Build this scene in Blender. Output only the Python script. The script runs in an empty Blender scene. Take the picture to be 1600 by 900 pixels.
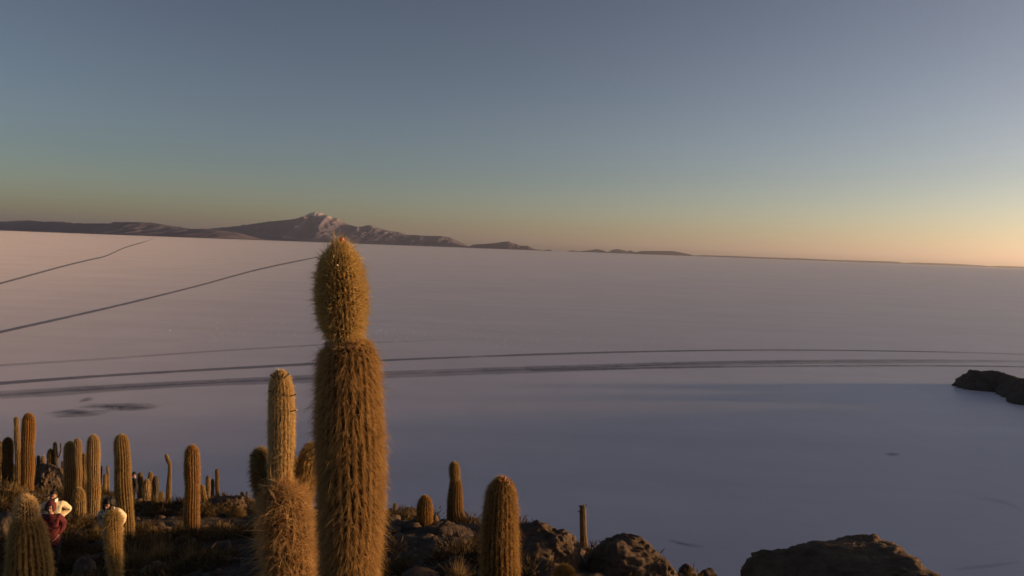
import bpy, bmesh, math, random
import numpy as np
from mathutils import Vector, Matrix, Euler

R = math.radians
rng = np.random.default_rng(7)
random.seed(7)
scene = bpy.context.scene
COL = scene.collection

# ------------------------------------------------------------------ camera
EYE = 40.0                                  # metres above the salt
cam_d = bpy.data.cameras.new('camera')
cam_d.sensor_fit = 'HORIZONTAL'
cam_d.angle = R(65.0)
cam_d.clip_start = 0.05
cam_d.clip_end = 400000.0
cam = bpy.data.objects.new('camera', cam_d)
COL.objects.link(cam)
CAM_ROT = Euler((R(90.0), 0, 0)).to_matrix() @ Euler((R(-2.80), 0, 0)).to_matrix() @ Euler((0, 0, R(2.15))).to_matrix()
cam.matrix_world = Matrix.Translation((0, 0, EYE)) @ CAM_ROT.to_4x4()
scene.camera = cam

# ------------------------------------------------------------------ sky and sun
SUN_EL, SUN_AZ = 2.0, 79.0                  # azimuth clockwise from the viewing direction
world = bpy.data.worlds.new('World')
scene.world = world
world.use_nodes = True
wn = world.node_tree
bg = wn.nodes['Background']
sky = wn.nodes.new('ShaderNodeTexSky')
sky.sky_type = 'NISHITA'
sky.sun_disc = False
sky.sun_elevation = R(SUN_EL)
sky.sun_rotation = R(SUN_AZ)
sky.altitude = 3600
sky.air_density = 1.0
sky.dust_density = 10.0
sky.ozone_density = 1.4
grade = wn.nodes.new('ShaderNodeGamma')                   # the photograph's contrast and muted colour
grade.inputs[1].default_value = 1.5
mute = wn.nodes.new('ShaderNodeHueSaturation')
mute.inputs['Saturation'].default_value = 0.68
wn.links.new(sky.outputs[0], grade.inputs[0])
wn.links.new(grade.outputs[0], mute.inputs['Color'])
balance = wn.nodes.new('ShaderNodeMix')
balance.data_type = 'RGBA'
balance.blend_type = 'MULTIPLY'
balance.inputs[0].default_value = 1.0
balance.inputs[7].default_value = (1.01, 0.975, 0.995, 1)
wn.links.new(mute.outputs[0], balance.inputs[6])
wn.links.new(balance.outputs[2], bg.inputs[0])
bg.inputs[1].default_value = 0.056

sun_d = bpy.data.lights.new('sun', 'SUN')
sun_d.energy = 5.0
sun_d.color = (1.0, 0.59, 0.26)
sun_d.angle = R(2.6)
sun = bpy.data.objects.new('sun', sun_d)
COL.objects.link(sun)
to_sun = Vector((math.sin(R(SUN_AZ)) * math.cos(R(SUN_EL)), math.cos(R(SUN_AZ)) * math.cos(R(SUN_EL)), math.sin(R(SUN_EL))))
sun.rotation_euler = to_sun.to_track_quat('Z', 'Y').to_euler()

vs = scene.view_settings
vs.view_transform = 'Standard'
vs.look = 'None'
vs.exposure = 1.28
vs.gamma = 1.0
vs.use_curve_mapping = False
scene.cycles.max_bounces = 6
scene.cycles.transparent_max_bounces = 8
scene.cycles.use_denoising = True

# ------------------------------------------------------------------ helpers
FPX = 800.0 / math.tan(R(32.5))             # focal length in photograph pixels


def ray(px, py):
    v = CAM_ROT @ Vector(((px - 800) / FPX, (450 - py) / FPX, -1.0))
    return v / v.y


def at(px, py, depth):
    """Point seen at a photograph pixel, `depth` metres ahead of the viewer."""
    v = ray(px, py) * depth
    return np.array((v.x, v.y, v.z + EYE))


def _hash(ix, iy, iz, seed):
    h = (ix.astype(np.int64) * 374761393 + iy.astype(np.int64) * 668265263 + iz.astype(np.int64) * 1274126177 + seed * 974634777) & 0xFFFFFFFF
    h = ((h ^ (h >> 13)) * 1274126177) & 0xFFFFFFFF
    h = h ^ (h >> 16)
    return (h & 0xFFFFFF) / float(0xFFFFFF) * 2 - 1


def vnoise(p, seed=0):
    i = np.floor(p)
    f = p - i
    u = f * f * f * (f * (f * 6 - 15) + 10)
    i = i.astype(np.int64)
    x, y, z = i[:, 0], i[:, 1], i[:, 2]
    ux, uy, uz = u[:, 0], u[:, 1], u[:, 2]

    def L(a, b, t):
        return a + (b - a) * t
    c = [[[_hash(x + a, y + b, z + d, seed) for d in (0, 1)] for b in (0, 1)] for a in (0, 1)]
    return L(L(L(c[0][0][0], c[1][0][0], ux), L(c[0][1][0], c[1][1][0], ux), uy),
             L(L(c[0][0][1], c[1][0][1], ux), L(c[0][1][1], c[1][1][1], ux), uy), uz)


def fbm(p, octaves=4, seed=0, gain=0.5, ridged=False):
    out = np.zeros(len(p))
    amp, tot, q = 1.0, 0.0, p.copy()
    for k in range(octaves):
        n = vnoise(q, seed + k * 17)
        if ridged:
            n = 1 - 2 * np.abs(n)
        out += amp * n
        tot += amp
        amp *= gain
        q = q * 2.03 + 11.3
    return out / tot


def mesh_np(name, verts, faces_list, mats=(), smooth=True, mat_idx=None):
    """Mesh from numpy vertices and a list of (n, k) face index arrays."""
    me = bpy.data.meshes.new(name)
    verts = np.asarray(verts, dtype=np.float32)
    loops = np.concatenate([f.reshape(-1) for f in faces_list]).astype(np.int32)
    totals = np.concatenate([np.full(len(f), f.shape[1], dtype=np.int32) for f in faces_list])
    starts = np.concatenate(([0], np.cumsum(totals)[:-1])).astype(np.int32)
    me.vertices.add(len(verts))
    me.vertices.foreach_set('co', verts.reshape(-1))
    me.loops.add(len(loops))
    me.loops.foreach_set('vertex_index', loops)
    me.polygons.add(len(totals))
    me.polygons.foreach_set('loop_start', starts)
    if smooth:
        me.polygons.foreach_set('use_smooth', np.ones(len(totals), dtype=bool))
    for m in mats:
        me.materials.append(m)
    if mat_idx is not None:
        me.polygons.foreach_set('material_index', np.asarray(mat_idx, dtype=np.int32))
    me.update(calc_edges=True)
    me.validate()
    return me


def grid_faces(nu, nv, wrap_u=False):
    """Quads for vertices laid out index = v*nu + u."""
    us = np.arange(nu if wrap_u else nu - 1)
    v_, u_ = np.meshgrid(np.arange(nv - 1), us, indexing='ij')
    a = (v_ * nu + u_).reshape(-1)
    b = (v_ * nu + (u_ + 1) % nu).reshape(-1)
    return np.stack([a, b, b + nu, a + nu], axis=1)


def link(name, me, parent=None, loc=None):
    o = bpy.data.objects.new(name, me)
    COL.objects.link(o)
    if loc is not None:
        o.location = tuple(float(q) for q in loc)
    if parent is not None:
        o.parent = parent
    return o


def tag(o, label=None, cat=None, group=None, kind=None):
    if label: o['label'] = label
    if cat: o['category'] = cat
    if group: o['group'] = group
    if kind: o['kind'] = kind
    return o


def empty(name, loc, rz=0.0):
    o = bpy.data.objects.new(name, None)
    COL.objects.link(o)
    o.location = tuple(float(q) for q in loc)
    o.rotation_euler = (0, 0, rz)
    o.empty_display_size = 0.2
    return o


# ------------------------------------------------------------------ materials
class NT:
    def __init__(self, name):
        self.m = bpy.data.materials.new(name)
        self.m.use_nodes = True
        self.t = self.m.node_tree
        self.b = self.t.nodes['Principled BSDF']
        self.out = self.t.nodes['Material Output']

    def n(self, typ, **kw):
        x = self.t.nodes.new(typ)
        for k, v in kw.items():
            if k.startswith('in_'):
                key = k[3:]
                x.inputs[int(key) if key.isdigit() else key.replace('_', ' ')].default_value = v
            else:
                setattr(x, k, v)
        return x

    def l(self, a, b):
        self.t.links.new(a, b)

    def coord(self, scale=1.0, kind='Object'):
        tc = self.n('ShaderNodeTexCoord')
        mp = self.n('ShaderNodeMapping')
        mp.inputs['Scale'].default_value = (scale,) * 3 if not isinstance(scale, tuple) else scale
        self.l(tc.outputs[kind], mp.inputs[0])
        return mp.outputs[0]

    def noise(self, scale, detail=4, rough=0.55, co=None):
        x = self.n('ShaderNodeTexNoise')
        x.inputs['Scale'].default_value = scale
        x.inputs['Detail'].default_value = detail
        x.inputs['Roughness'].default_value = rough
        if co is not None:
            self.l(co, x.inputs['Vector'])
        return x.outputs[0]

    def ramp(self, fac, stops):
        r = self.n('ShaderNodeValToRGB')
        el = r.color_ramp.elements
        while len(el) < len(stops):
            el.new(0.5)
        for e, (p, c) in zip(el, stops):
            e.position = p
            e.color = (*c, 1) if len(c) == 3 else c
        self.l(fac, r.inputs[0])
        return r.outputs[0]

    def mix(self, fac, a, b, mode='MIX'):
        x = self.n('ShaderNodeMix', data_type='RGBA', blend_type=mode)
        for i, v in ((0, fac), (6, a), (7, b)):
            if hasattr(v, 'links'):
                self.l(v, x.inputs[i])
            else:
                x.inputs[i].default_value = v if i == 0 else (*v, 1)
        return x.outputs[2]

    def math(self, op, a, b=None, clamp=False):
        x = self.n('ShaderNodeMath', operation=op, use_clamp=clamp)
        for i, v in ((0, a), (1, b)):
            if v is None:
                continue
            if hasattr(v, 'links'):
                self.l(v, x.inputs[i])
            else:
                x.inputs[i].default_value = v
        return x.outputs[0]

    def bump(self, h, dist, strength=1.0):
        b = self.n('ShaderNodeBump')
        b.inputs['Distance'].default_value = dist
        b.inputs['Strength'].default_value = strength
        self.l(h, b.inputs['Height'])
        self.l(b.outputs[0], self.b.inputs['Normal'])

    def set(self, **kw):
        for k, v in kw.items():
            s = self.b.inputs[k.replace('_', ' ')]
            if hasattr(v, 'links'):
                self.l(v, s)
            else:
                s.default_value = v if not isinstance(v, tuple) else ((*v, 1) if len(v) == 3 and s.type == 'RGBA' else v)
        return self.m


def mat_salt():
    k = NT('salt')
    co = k.coord(1.0)
    big = k.noise(0.011, 6, 0.68, co)
    mid = k.noise(0.06, 4, 0.6, co)
    streak = k.noise(0.9, 4, 0.6, k.coord((0.004, 0.05, 1)))
    c = k.ramp(big, [(0.3, (0.73, 0.645, 0.69)), (0.7, (0.88, 0.785, 0.835))])
    c = k.mix(k.math('MULTIPLY', mid, 0.45), c, (0.56, 0.50, 0.525))
    c = k.mix(k.math('MULTIPLY', k.ramp(streak, [(0.42, (0, 0, 0)), (0.72, (1, 1, 1))]), 0.35), c, (0.56, 0.49, 0.51))
    vor = k.n('ShaderNodeTexVoronoi', feature='DISTANCE_TO_EDGE')
    vor.inputs['Scale'].default_value = 0.30
    wob = k.n('ShaderNodeVectorMath', operation='ADD')
    nz = k.n('ShaderNodeTexNoise')
    nz.inputs['Scale'].default_value = 0.5
    k.l(co, nz.inputs['Vector'])
    k.l(co, wob.inputs[0]); k.l(nz.outputs[1], wob.inputs[1])
    k.l(wob.outputs[0], vor.inputs['Vector'])
    ridge = k.math('SUBTRACT', 0.10, vor.outputs[0], clamp=True)
    h = k.math('ADD', k.math('MULTIPLY', ridge, 2.0), k.math('MULTIPLY', k.noise(2.5, 5, 0.65, co), 0.35))
    k.bump(h, 0.10, 0.3)
    return k.set(Base_Color=c, Roughness=0.42, IOR=1.5, Diffuse_Roughness=0.6, Sheen_Weight=0.05, Sheen_Roughness=0.4, Sheen_Tint=(1.0, 0.97, 0.95))


def mat_track():
    k = NT('packed_salt_track')
    co = k.coord(1.0)
    c = k.ramp(k.noise(0.25, 4, 0.6, co), [(0.3, (0.27, 0.26, 0.30)), (0.7, (0.36, 0.345, 0.385))])
    k.set(Base_Color=c, Roughness=0.7)
    # worn, feathered rims: the packed salt thins out into the clean crust
    uv = k.n('ShaderNodeTexCoord')
    sep = k.n('ShaderNodeSeparateXYZ')
    k.l(uv.outputs['UV'], sep.inputs[0])
    e = k.math('ABSOLUTE', k.math('SUBTRACT', sep.outputs[1], 0.5))
    e = k.math('ADD', e, k.math('MULTIPLY', k.math('SUBTRACT', k.noise(0.18, 5, 0.7, co), 0.5), 0.35))
    a = k.n('ShaderNodeMapRange', clamp=True)
    for i, v in ((1, 0.5), (2, 0.25), (3, 0.0), (4, 1.0)):
        a.inputs[i].default_value = v
    k.l(e, a.inputs[0])
    at_ = k.n('ShaderNodeAttribute', attribute_type='OBJECT', attribute_name='wear')
    en = k.n('ShaderNodeMapRange', clamp=True)
    for i, v in ((1, 1.0), (2, 0.82), (3, 0.0), (4, 1.0)):
        en.inputs[i].default_value = v
    k.l(sep.outputs[0], en.inputs[0])
    patch = k.n('ShaderNodeMapRange', clamp=True)          # stretches where the wind has filled the rut
    for i, v in ((1, 0.30), (2, 0.55), (3, 0.55), (4, 1.0)):
        patch.inputs[i].default_value = v
    k.l(k.noise(0.03, 4, 0.6, co), patch.inputs[0])
    al = k.math('MULTIPLY', k.math('MULTIPLY', a.outputs[0], at_.outputs[2]), k.math('MULTIPLY', en.outputs[0], patch.outputs[0]))
    k.l(al, k.b.inputs['Alpha'])
    return k.m


def mat_stain():
    k = NT('damp_salt_stain')
    k.set(Base_Color=(0.15, 0.145, 0.16), Roughness=0.6)
    uv = k.n('ShaderNodeTexCoord')
    sep = k.n('ShaderNodeSeparateXYZ')
    k.l(uv.outputs['UV'], sep.inputs[0])
    du = k.math('MULTIPLY', k.math('SUBTRACT', sep.outputs[0], 0.5), 2.0)
    dv = k.math('MULTIPLY', k.math('SUBTRACT', sep.outputs[1], 0.5), 2.0)
    r = k.math('SQRT', k.math('ADD', k.math('MULTIPLY', du, du), k.math('MULTIPLY', dv, dv)))
    n = k.noise(0.22, 5, 0.65, k.coord((0.5, 0.8, 1)))
    e = k.math('ADD', r, k.math('MULTIPLY', k.math('SUBTRACT', n, 0.5), 2.2))
    a = k.n('ShaderNodeMapRange', clamp=True)
    for i, v in ((1, 0.95), (2, 0.15), (3, 0.0), (4, 1.0)):
        a.inputs[i].default_value = v
    k.l(e, a.inputs[0])
    rim = k.n('ShaderNodeMapRange', clamp=True)
    for i, v in ((1, 1.0), (2, 0.7), (3, 0.0), (4, 1.0)):
        rim.inputs[i].default_value = v
    k.l(r, rim.inputs[0])
    at_ = k.n('ShaderNodeAttribute', attribute_type='OBJECT', attribute_name='wear')
    k.l(k.math('MULTIPLY', k.math('MULTIPLY', a.outputs[0], rim.outputs[0]), at_.outputs[2]), k.b.inputs['Alpha'])
    return k.m


def mat_rock(name, lo, hi, scale=1.0):
    k = NT(name)
    co = k.coord(scale)
    a = k.noise(2.2, 8, 0.65, co)
    b = k.noise(11.0, 6, 0.7, co)
    c = k.ramp(a, [(0.30, lo), (0.55, tuple(0.5 * (p + q) for p, q in zip(lo, hi))), (0.75, hi)])
    c = k.mix(k.math('MULTIPLY', k.ramp(b, [(0.45, (0, 0, 0)), (0.7, (1, 1, 1))]), 0.45), c, tuple(0.45 * p for p in lo))
    lich = k.ramp(k.noise(5.0, 3, 0.5, co), [(0.62, (0, 0, 0)), (0.70, (1, 1, 1))])
    c = k.mix(k.math('MULTIPLY', lich, 0.30), c, (0.24, 0.20, 0.13))
    k.bump(k.math('ADD', k.math('MULTIPLY', b, 0.5), a), 0.10 / scale, 0.9)
    return k.set(Base_Color=c, Roughness=0.95, Specular_IOR_Level=0.15)


def mat_spine(name, base, tip, trans=0.45):
    k = NT(name)
    at_ = k.n('ShaderNodeAttribute', attribute_name='tint')
    sep = k.n('ShaderNodeSeparateColor')
    k.l(at_.outputs[0], sep.inputs[0])
    c = k.mix(sep.outputs[0], base, tip)
    c = k.mix(k.math('MULTIPLY', sep.outputs[1], 0.5), c, tuple(0.55 * v for v in base))
    oi = k.n('ShaderNodeObjectInfo')
    hs = k.n('ShaderNodeHueSaturation')
    k.l(c, hs.inputs['Color'])
    k.l(k.math('ADD', k.math('MULTIPLY', oi.outputs['Random'], 0.36), 0.80), hs.inputs['Value'])
    k.l(k.math('ADD', k.math('MULTIPLY', oi.outputs['Random'], -0.12), 1.05), hs.inputs['Saturation'])
    c = hs.outputs[0]
    d = k.n('ShaderNodeBsdfDiffuse')
    t = k.n('ShaderNodeBsdfTranslucent')
    m = k.n('ShaderNodeMixShader')
    m.inputs[0].default_value = trans
    k.l(c, d.inputs[0]); k.l(c, t.inputs[0])
    k.l(d.outputs[0], m.inputs[1]); k.l(t.outputs[0], m.inputs[2])
    k.l(m.outputs[0], k.out.inputs[0])
    return k.m


def mat_flesh(name, lo, hi):
    k = NT(name)
    co = k.coord(1.0)
    c = k.ramp(k.noise(9.0, 5, 0.6, co), [(0.3, lo), (0.7, hi)])
    k.bump(k.noise(60.0, 3, 0.6, co), 0.004)
    return k.set(Base_Color=c, Roughness=0.85, Specular_IOR_Level=0.2)


def mat_plain(name, c, rough=0.85, var=0.25, scale=12.0, bump=0.0, spec=0.3):
    k = NT(name)
    co = k.coord(1.0)
    n = k.noise(scale, 5, 0.6, co)
    col = k.ramp(n, [(0.3, tuple(v * (1 - var) for v in c)), (0.7, tuple(min(1, v * (1 + var)) for v in c))])
    if bump:
        k.bump(n, bump)
    return k.set(Base_Color=col, Roughness=rough, Specular_IOR_Level=spec)


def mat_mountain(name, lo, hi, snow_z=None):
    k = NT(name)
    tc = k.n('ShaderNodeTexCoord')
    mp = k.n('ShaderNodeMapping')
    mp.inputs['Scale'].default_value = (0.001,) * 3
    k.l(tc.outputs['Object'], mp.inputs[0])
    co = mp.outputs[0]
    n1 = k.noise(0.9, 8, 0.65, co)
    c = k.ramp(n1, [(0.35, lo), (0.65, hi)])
    if snow_z:
        sep = k.n('ShaderNodeSeparateXYZ')
        k.l(tc.outputs['Object'], sep.inputs[0])
        z = k.math('ADD', sep.outputs[2], k.math('MULTIPLY', k.math('SUBTRACT', k.noise(2.2, 6, 0.7, co), 0.5), 900.0))
        mr = k.n('ShaderNodeMapRange', clamp=True)
        mr.inputs[1].default_value = snow_z
        mr.inputs[2].default_value = snow_z + 260
        k.l(z, mr.inputs[0])
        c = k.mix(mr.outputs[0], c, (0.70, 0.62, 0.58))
    k.bump(k.noise(3.0, 6, 0.6, co), 40.0)
    return k.set(Base_Color=c, Roughness=1.0, Specular_IOR_Level=0.0)


M = {
    'salt': mat_salt(),
    'track': mat_track(),
    'lump': mat_plain('salt_crystal_lumps', (0.88, 0.85, 0.80), 0.6, 0.05, 3),
    'stain': mat_stain(),
    'ground': mat_rock('stony_soil', (0.045, 0.035, 0.029), (0.105, 0.080, 0.060), 0.8),
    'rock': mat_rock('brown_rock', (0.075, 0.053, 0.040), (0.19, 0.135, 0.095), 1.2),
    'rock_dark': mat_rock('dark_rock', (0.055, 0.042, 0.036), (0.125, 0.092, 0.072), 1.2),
    'rock_far': mat_rock('headland_rock', (0.065, 0.052, 0.045), (0.15, 0.118, 0.095), 0.25),
    'rubble': mat_rock('loose_stone', (0.10, 0.075, 0.058), (0.24, 0.185, 0.14), 2.0),
    'flesh': mat_flesh('cactus_flesh', (0.22, 0.15, 0.06), (0.33, 0.235, 0.10)),
    'flesh_old': mat_flesh('old_cactus_flesh', (0.11, 0.072, 0.036), (0.19, 0.125, 0.06)),
    'flesh_dead': mat_flesh('dead_cactus_wood', (0.05, 0.042, 0.036), (0.09, 0.075, 0.062)),
    'sp_gold': mat_spine('golden_spines', (0.52, 0.345, 0.125), (0.90, 0.68, 0.33)),
    'sp_head': mat_spine('young_golden_spines', (0.62, 0.42, 0.16), (0.96, 0.75, 0.38)),
    'sp_rust': mat_spine('rusty_spines', (0.40, 0.24, 0.095), (0.78, 0.53, 0.245)),
    'sp_straw': mat_spine('straw_spines', (0.66, 0.475, 0.22), (0.94, 0.74, 0.41)),
    'sp_orange': mat_spine('orange_spines', (0.48, 0.26, 0.075), (0.82, 0.51, 0.18)),
    'sp_olive': mat_spine('olive_spines', (0.29, 0.20, 0.075), (0.58, 0.42, 0.19)),
    'bud_dark': mat_plain('dry_flower_stalk', (0.075, 0.05, 0.035), var=0.3, scale=60),
    'bud_pale': mat_plain('woolly_bud', (0.70, 0.58, 0.42), var=0.2, scale=80),
    'bud_pink': mat_plain('pinkish_bud', (0.62, 0.22, 0.10), var=0.3, scale=80),
    'scar': mat_plain('corky_scar', (0.24, 0.14, 0.08), var=0.4, scale=50, bump=0.01),
    'grass': mat_spine('dry_grass_blades', (0.20, 0.135, 0.06), (0.44, 0.31, 0.14), 0.35),
    'scrub': mat_spine('dry_scrub_twigs', (0.075, 0.056, 0.034), (0.21, 0.15, 0.08), 0.25),
    'grass_grey': mat_spine('grey_shrub_twigs', (0.12, 0.092, 0.06), (0.26, 0.20, 0.115), 0.3),
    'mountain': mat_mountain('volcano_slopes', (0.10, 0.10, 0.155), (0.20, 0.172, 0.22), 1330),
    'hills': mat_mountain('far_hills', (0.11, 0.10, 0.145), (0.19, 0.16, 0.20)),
    'skin': mat_plain('skin', (0.42, 0.23, 0.155), 0.6, 0.1, 20),
    'hair': mat_plain('dark_hair', (0.018, 0.013, 0.011), 0.6, 0.4, 60, 0.01),
    'cream': mat_plain('cream_jacket_cloth', (0.68, 0.575, 0.40), 0.9, 0.10, 18, 0.008),
    'maroon': mat_plain('maroon_coat_cloth', (0.105, 0.018, 0.024), 0.85, 0.2, 18, 0.008),
    'black': mat_plain('black_cloth', (0.022, 0.021, 0.025), 0.9, 0.3, 18, 0.006),
    'white': mat_plain('white_cloth', (0.75, 0.72, 0.68), 0.9, 0.06, 18),
    'eye': mat_plain('eye', (0.03, 0.02, 0.015), 0.3, 0.1, 20),
    'lip': mat_plain('lips', (0.30, 0.11, 0.09), 0.6, 0.1, 20),
}

# ------------------------------------------------------------------ salt flat
def build_salt():
    nr, na = 150, 240
    rad = np.concatenate(([0.0], np.geomspace(40.0, 240000.0, nr - 1)))
    ang = np.linspace(0, 2 * np.pi, na, endpoint=False)
    rr, aa = np.meshgrid(rad, ang, indexing='ij')
    v = np.stack([rr * np.cos(aa), rr * np.sin(aa), np.zeros_like(rr)], -1).reshape(-1, 3)
    me = mesh_np('salt_flat', v, [grid_faces(na, nr, True)], [M['salt']], smooth=False)
    tag(link('salt_flat', me), kind='structure')


build_salt()


def on_salt(px, py, z=0.0):
    v = ray(px, py)
    t = (z - EYE) / v.z
    return np.array((v.x * t, t, z))


def catmull(pts, n):
    p = np.asarray(pts, float)
    p = np.vstack([2 * p[0] - p[1], p, 2 * p[-1] - p[-2]])
    out = []
    segs = len(p) - 3
    for i in range(segs):
        a, b, c, d = p[i:i + 4]
        m = n // segs + 1
        for t in np.linspace(0, 1, m, endpoint=(i == segs - 1)):
            out.append(0.5 * ((2 * b) + (-a + c) * t + (2 * a - 5 * b + 4 * c - d) * t * t + (-a + 3 * b - 3 * c + d) * t ** 3))
    return np.array(out)


def salt_strip(name, pts, z, wear, mat='track'):
    """pts: (px, py, thickness) along the middle; laid flat on the salt."""
    c = catmull(pts, 110)
    j = np.cumsum(rng.normal(0, 0.05, len(c)))
    j -= np.linspace(j[0], j[-1], len(c))
    a = np.array([on_salt(x, y - t / 2, z) for (x, y, t) in c])
    b = np.array([on_salt(x, y + t / 2, z) for (x, y, t) in c])
    v = np.empty((len(c) * 2, 3)); v[0::2] = a; v[1::2] = b
    me = mesh_np(name, v, [grid_faces(2, len(c))], [M[mat]], smooth=False)
    uvl = me.uv_layers.new(name='UVMap')
    idx = np.empty(len(me.loops), dtype=np.int32); me.loops.foreach_get('vertex_index', idx)
    uv = np.stack([idx // 2 / (len(c) - 1.0), (idx % 2).astype(float)], -1).astype(np.float32)
    uvl.data.foreach_set('uv', uv.reshape(-1))
    o = link(name, me)
    o['wear'] = float(wear)
    return tag(o, kind='structure')


def vehicle_track(pts, wear, ruts):
    """A track is several overlapping ruts that wander, thin out and cross."""
    pts = np.asarray(pts, float)
    for k in range(ruts):
        q = pts.copy()
        off = 0.0 if ruts == 1 else (k / (ruts - 1) - 0.5)
        n = np.array([vnoise(np.array([[x * 0.006 + k * 3.3, k * 7.7, 0.5]]), 9)[0] for x in q[:, 0]])
        q[:, 1] += q[:, 2] * (off * 0.40 + 0.16 * n * (ruts > 1))
        q[:, 2] *= (0.78 if ruts > 1 else 1.0) * (1 + 0.35 * n)
        salt_strip('vehicle_track', q, 0.030 + 0.004 * k, wear * (1.0 - 0.18 * (k % 2)))


vehicle_track([(-600, 610, 6), (-300, 525, 4.5), (-60, 459, 3.2), (0, 443, 3.0), (95, 417, 2.6), (140, 406, 2.4), (165, 400, 2.2), (195, 387, 2.0), (225, 378, 1.8), (243, 371, 1.3)], 0.75, 1)
vehicle_track([(-600, 657, 9), (-300, 588, 6.5), (-60, 533, 4.6), (0, 519, 4.2), (165, 482, 3.8), (300, 449, 3.2), (400, 422, 2.8), (490, 403, 2.2), (540, 394, 1.5)], 0.75, 1)
vehicle_track([(-600, 618, 6), (-300, 595, 5), (-60, 577, 4), (0, 571, 4), (160, 561, 4), (330, 549, 3.6), (500, 539, 3.0), (640, 533, 2.4), (760, 529, 2)], 0.26, 1)
vehicle_track([(-600, 650, 8), (-300, 624, 6.5), (-60, 604, 5.4), (0, 599, 5.2), (150, 588, 5), (300, 579, 5), (500, 568, 4.8), (600, 563, 4.5), (750, 557, 3.8), (900, 552, 3.4), (1080, 548, 3.0), (1250, 547, 2.6), (1450, 549.5, 2.2), (1580, 553, 2), (1720, 559, 2)], 0.72, 1)
vehicle_track([(-600, 662, 15), (-300, 640, 13), (-60, 621, 12), (0, 617, 12), (100, 611, 11.5), (200, 605, 11), (330, 599, 11), (480, 591, 11), (600, 586, 11), (750, 580, 10.5), (900, 575, 9.5), (1080, 569, 8), (1250, 565.5, 6), (1450, 564, 5), (1590, 565, 4), (1720, 569, 3)], 0.46, 2)
vehicle_track([(830, 579, 2), (950, 576.5, 3.2), (1080, 574, 3.6), (1250, 572, 3.4), (1450, 571.5, 3), (1590, 573, 2.5), (1720, 577, 2)], 0.5, 1)
# damp dark stains in the bay
for pts, wear in (([(58, 650, 15), (115, 646, 15), (185, 643, 15)], 0.6), ([(95, 634, 13), (150, 635, 13), (215, 636, 16), (262, 634, 14)], 0.6), ([(120, 629, 8), (135, 624, 8), (150, 623, 8)], 0.4),
                  ([(1028, 838, 9), (1052, 846, 9), (1080, 852, 9), (1120, 856, 9)], 0.42), ([(1380, 709, 7), (1395, 710, 7), (1410, 710, 7)], 0.3),
                  ([(1510, 777, 10), (1550, 781, 10), (1580, 789, 10), (1610, 806, 10)], 0.16), ([(1462, 893, 8), (1530, 886, 8), (1610, 876, 8)], 0.14)):
    salt_strip('damp_stain', pts, 0.03, wear, 'stain')


def build_salt_lumps():
    vs_, fs = [], []
    base = np.array([(1, 0, 0), (0.3, 0.95, 0), (-0.8, 0.6, 0), (-0.8, -0.6, 0), (0.3, -0.95, 0), (0.1, 0.1, 1)], float)
    fc = np.array([(0, 1, 5), (1, 2, 5), (2, 3, 5), (3, 4, 5), (4, 0, 5)])
    n = 0
    for k in range(950):
        if k < 680:
            px = rng.uniform(255, 780); py = 512 + rng.normal(0, 13) - (px - 520) * 0.012
        else:
            px = rng.uniform(760, 1080); py = 529 + rng.normal(0, 6)
        if vnoise(np.array([[px * 0.03, py * 0.12, 0.5]]), 3)[0] < -0.05:
            continue
        p = on_salt(px, py)
        s = rng.uniform(0.18, 0.42) * (1.4 if rng.random() < 0.10 else 1.0)
        a = rng.uniform(0, 6.28)
        q = base * (s * rng.uniform(0.8, 1.8), s, s * rng.uniform(0.5, 1.1)) * rng.uniform(0.8, 1.2, base.shape)
        ca, sa = math.cos(a), math.sin(a)
        q = np.stack([q[:, 0] * ca - q[:, 1] * sa, q[:, 0] * sa + q[:, 1] * ca, q[:, 2]], -1) + p
        vs_.append(q); fs.append(fc + n); n += len(q)
    me = mesh_np('salt_lumps', np.vstack(vs_), [np.vstack(fs)], [M['lump']], smooth=False)
    tag(link('salt_lumps', me), 'scattered white salt lumps glinting far out on the flat', 'salt', kind='stuff')


build_salt_lumps()


# ------------------------------------------------------------------ far mountains
def build_range(name, outline, depth, mat, half=6000.0, seed=1, lift=0.0, nx=300, nv=61, rough=0.45):
    pts = np.array([at(x, y, depth) for x, y in outline])
    xs = np.linspace(pts[0, 0], pts[-1, 0], nx)
    prof = np.interp(xs, pts[:, 0], pts[:, 2])
    prof = np.maximum(prof + lift, 0)
    span = pts[-1, 0] - pts[0, 0]
    v = np.linspace(-1, 1, nv)
    X, V = np.meshgrid(xs, v)
    P3 = np.stack([X.ravel() / half * 3.0, V.ravel() * 3.0, np.zeros(X.size)], -1)
    warp = fbm(P3 * 0.9, 4, seed) * 0.10 * span * np.abs(V.ravel()) * min(1.0, half / span)
    pr = np.interp(X.ravel() + warp, xs, prof)
    av = np.clip(np.abs(V.ravel() + 0.10 * fbm(P3 * 1.3, 3, seed + 5) * np.abs(V.ravel())), 0, 1)
    shape = (1 - av) ** 1.5
    gul = fbm(np.stack([P3[:, 0] * 2.4, P3[:, 1] * 1.0, P3[:, 2]], -1), 6, seed + 9, 0.55, True)
    z = pr * shape * (1 + rough * gul * np.minimum(1, av * 5)) 
    fine = fbm(P3 * 9.0, 4, seed + 21) * 0.018 * pr * shape
    z = z + fine
    z = np.where(shape * pr < 1e-3, -20, z) - 4
    co = np.stack([X.ravel(), depth + V.ravel() * half, z], -1)
    me = mesh_np(name, co, [grid_faces(nx, nv)], [M[mat]], smooth=True)
    return tag(link(name, me), kind='structure')


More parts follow.
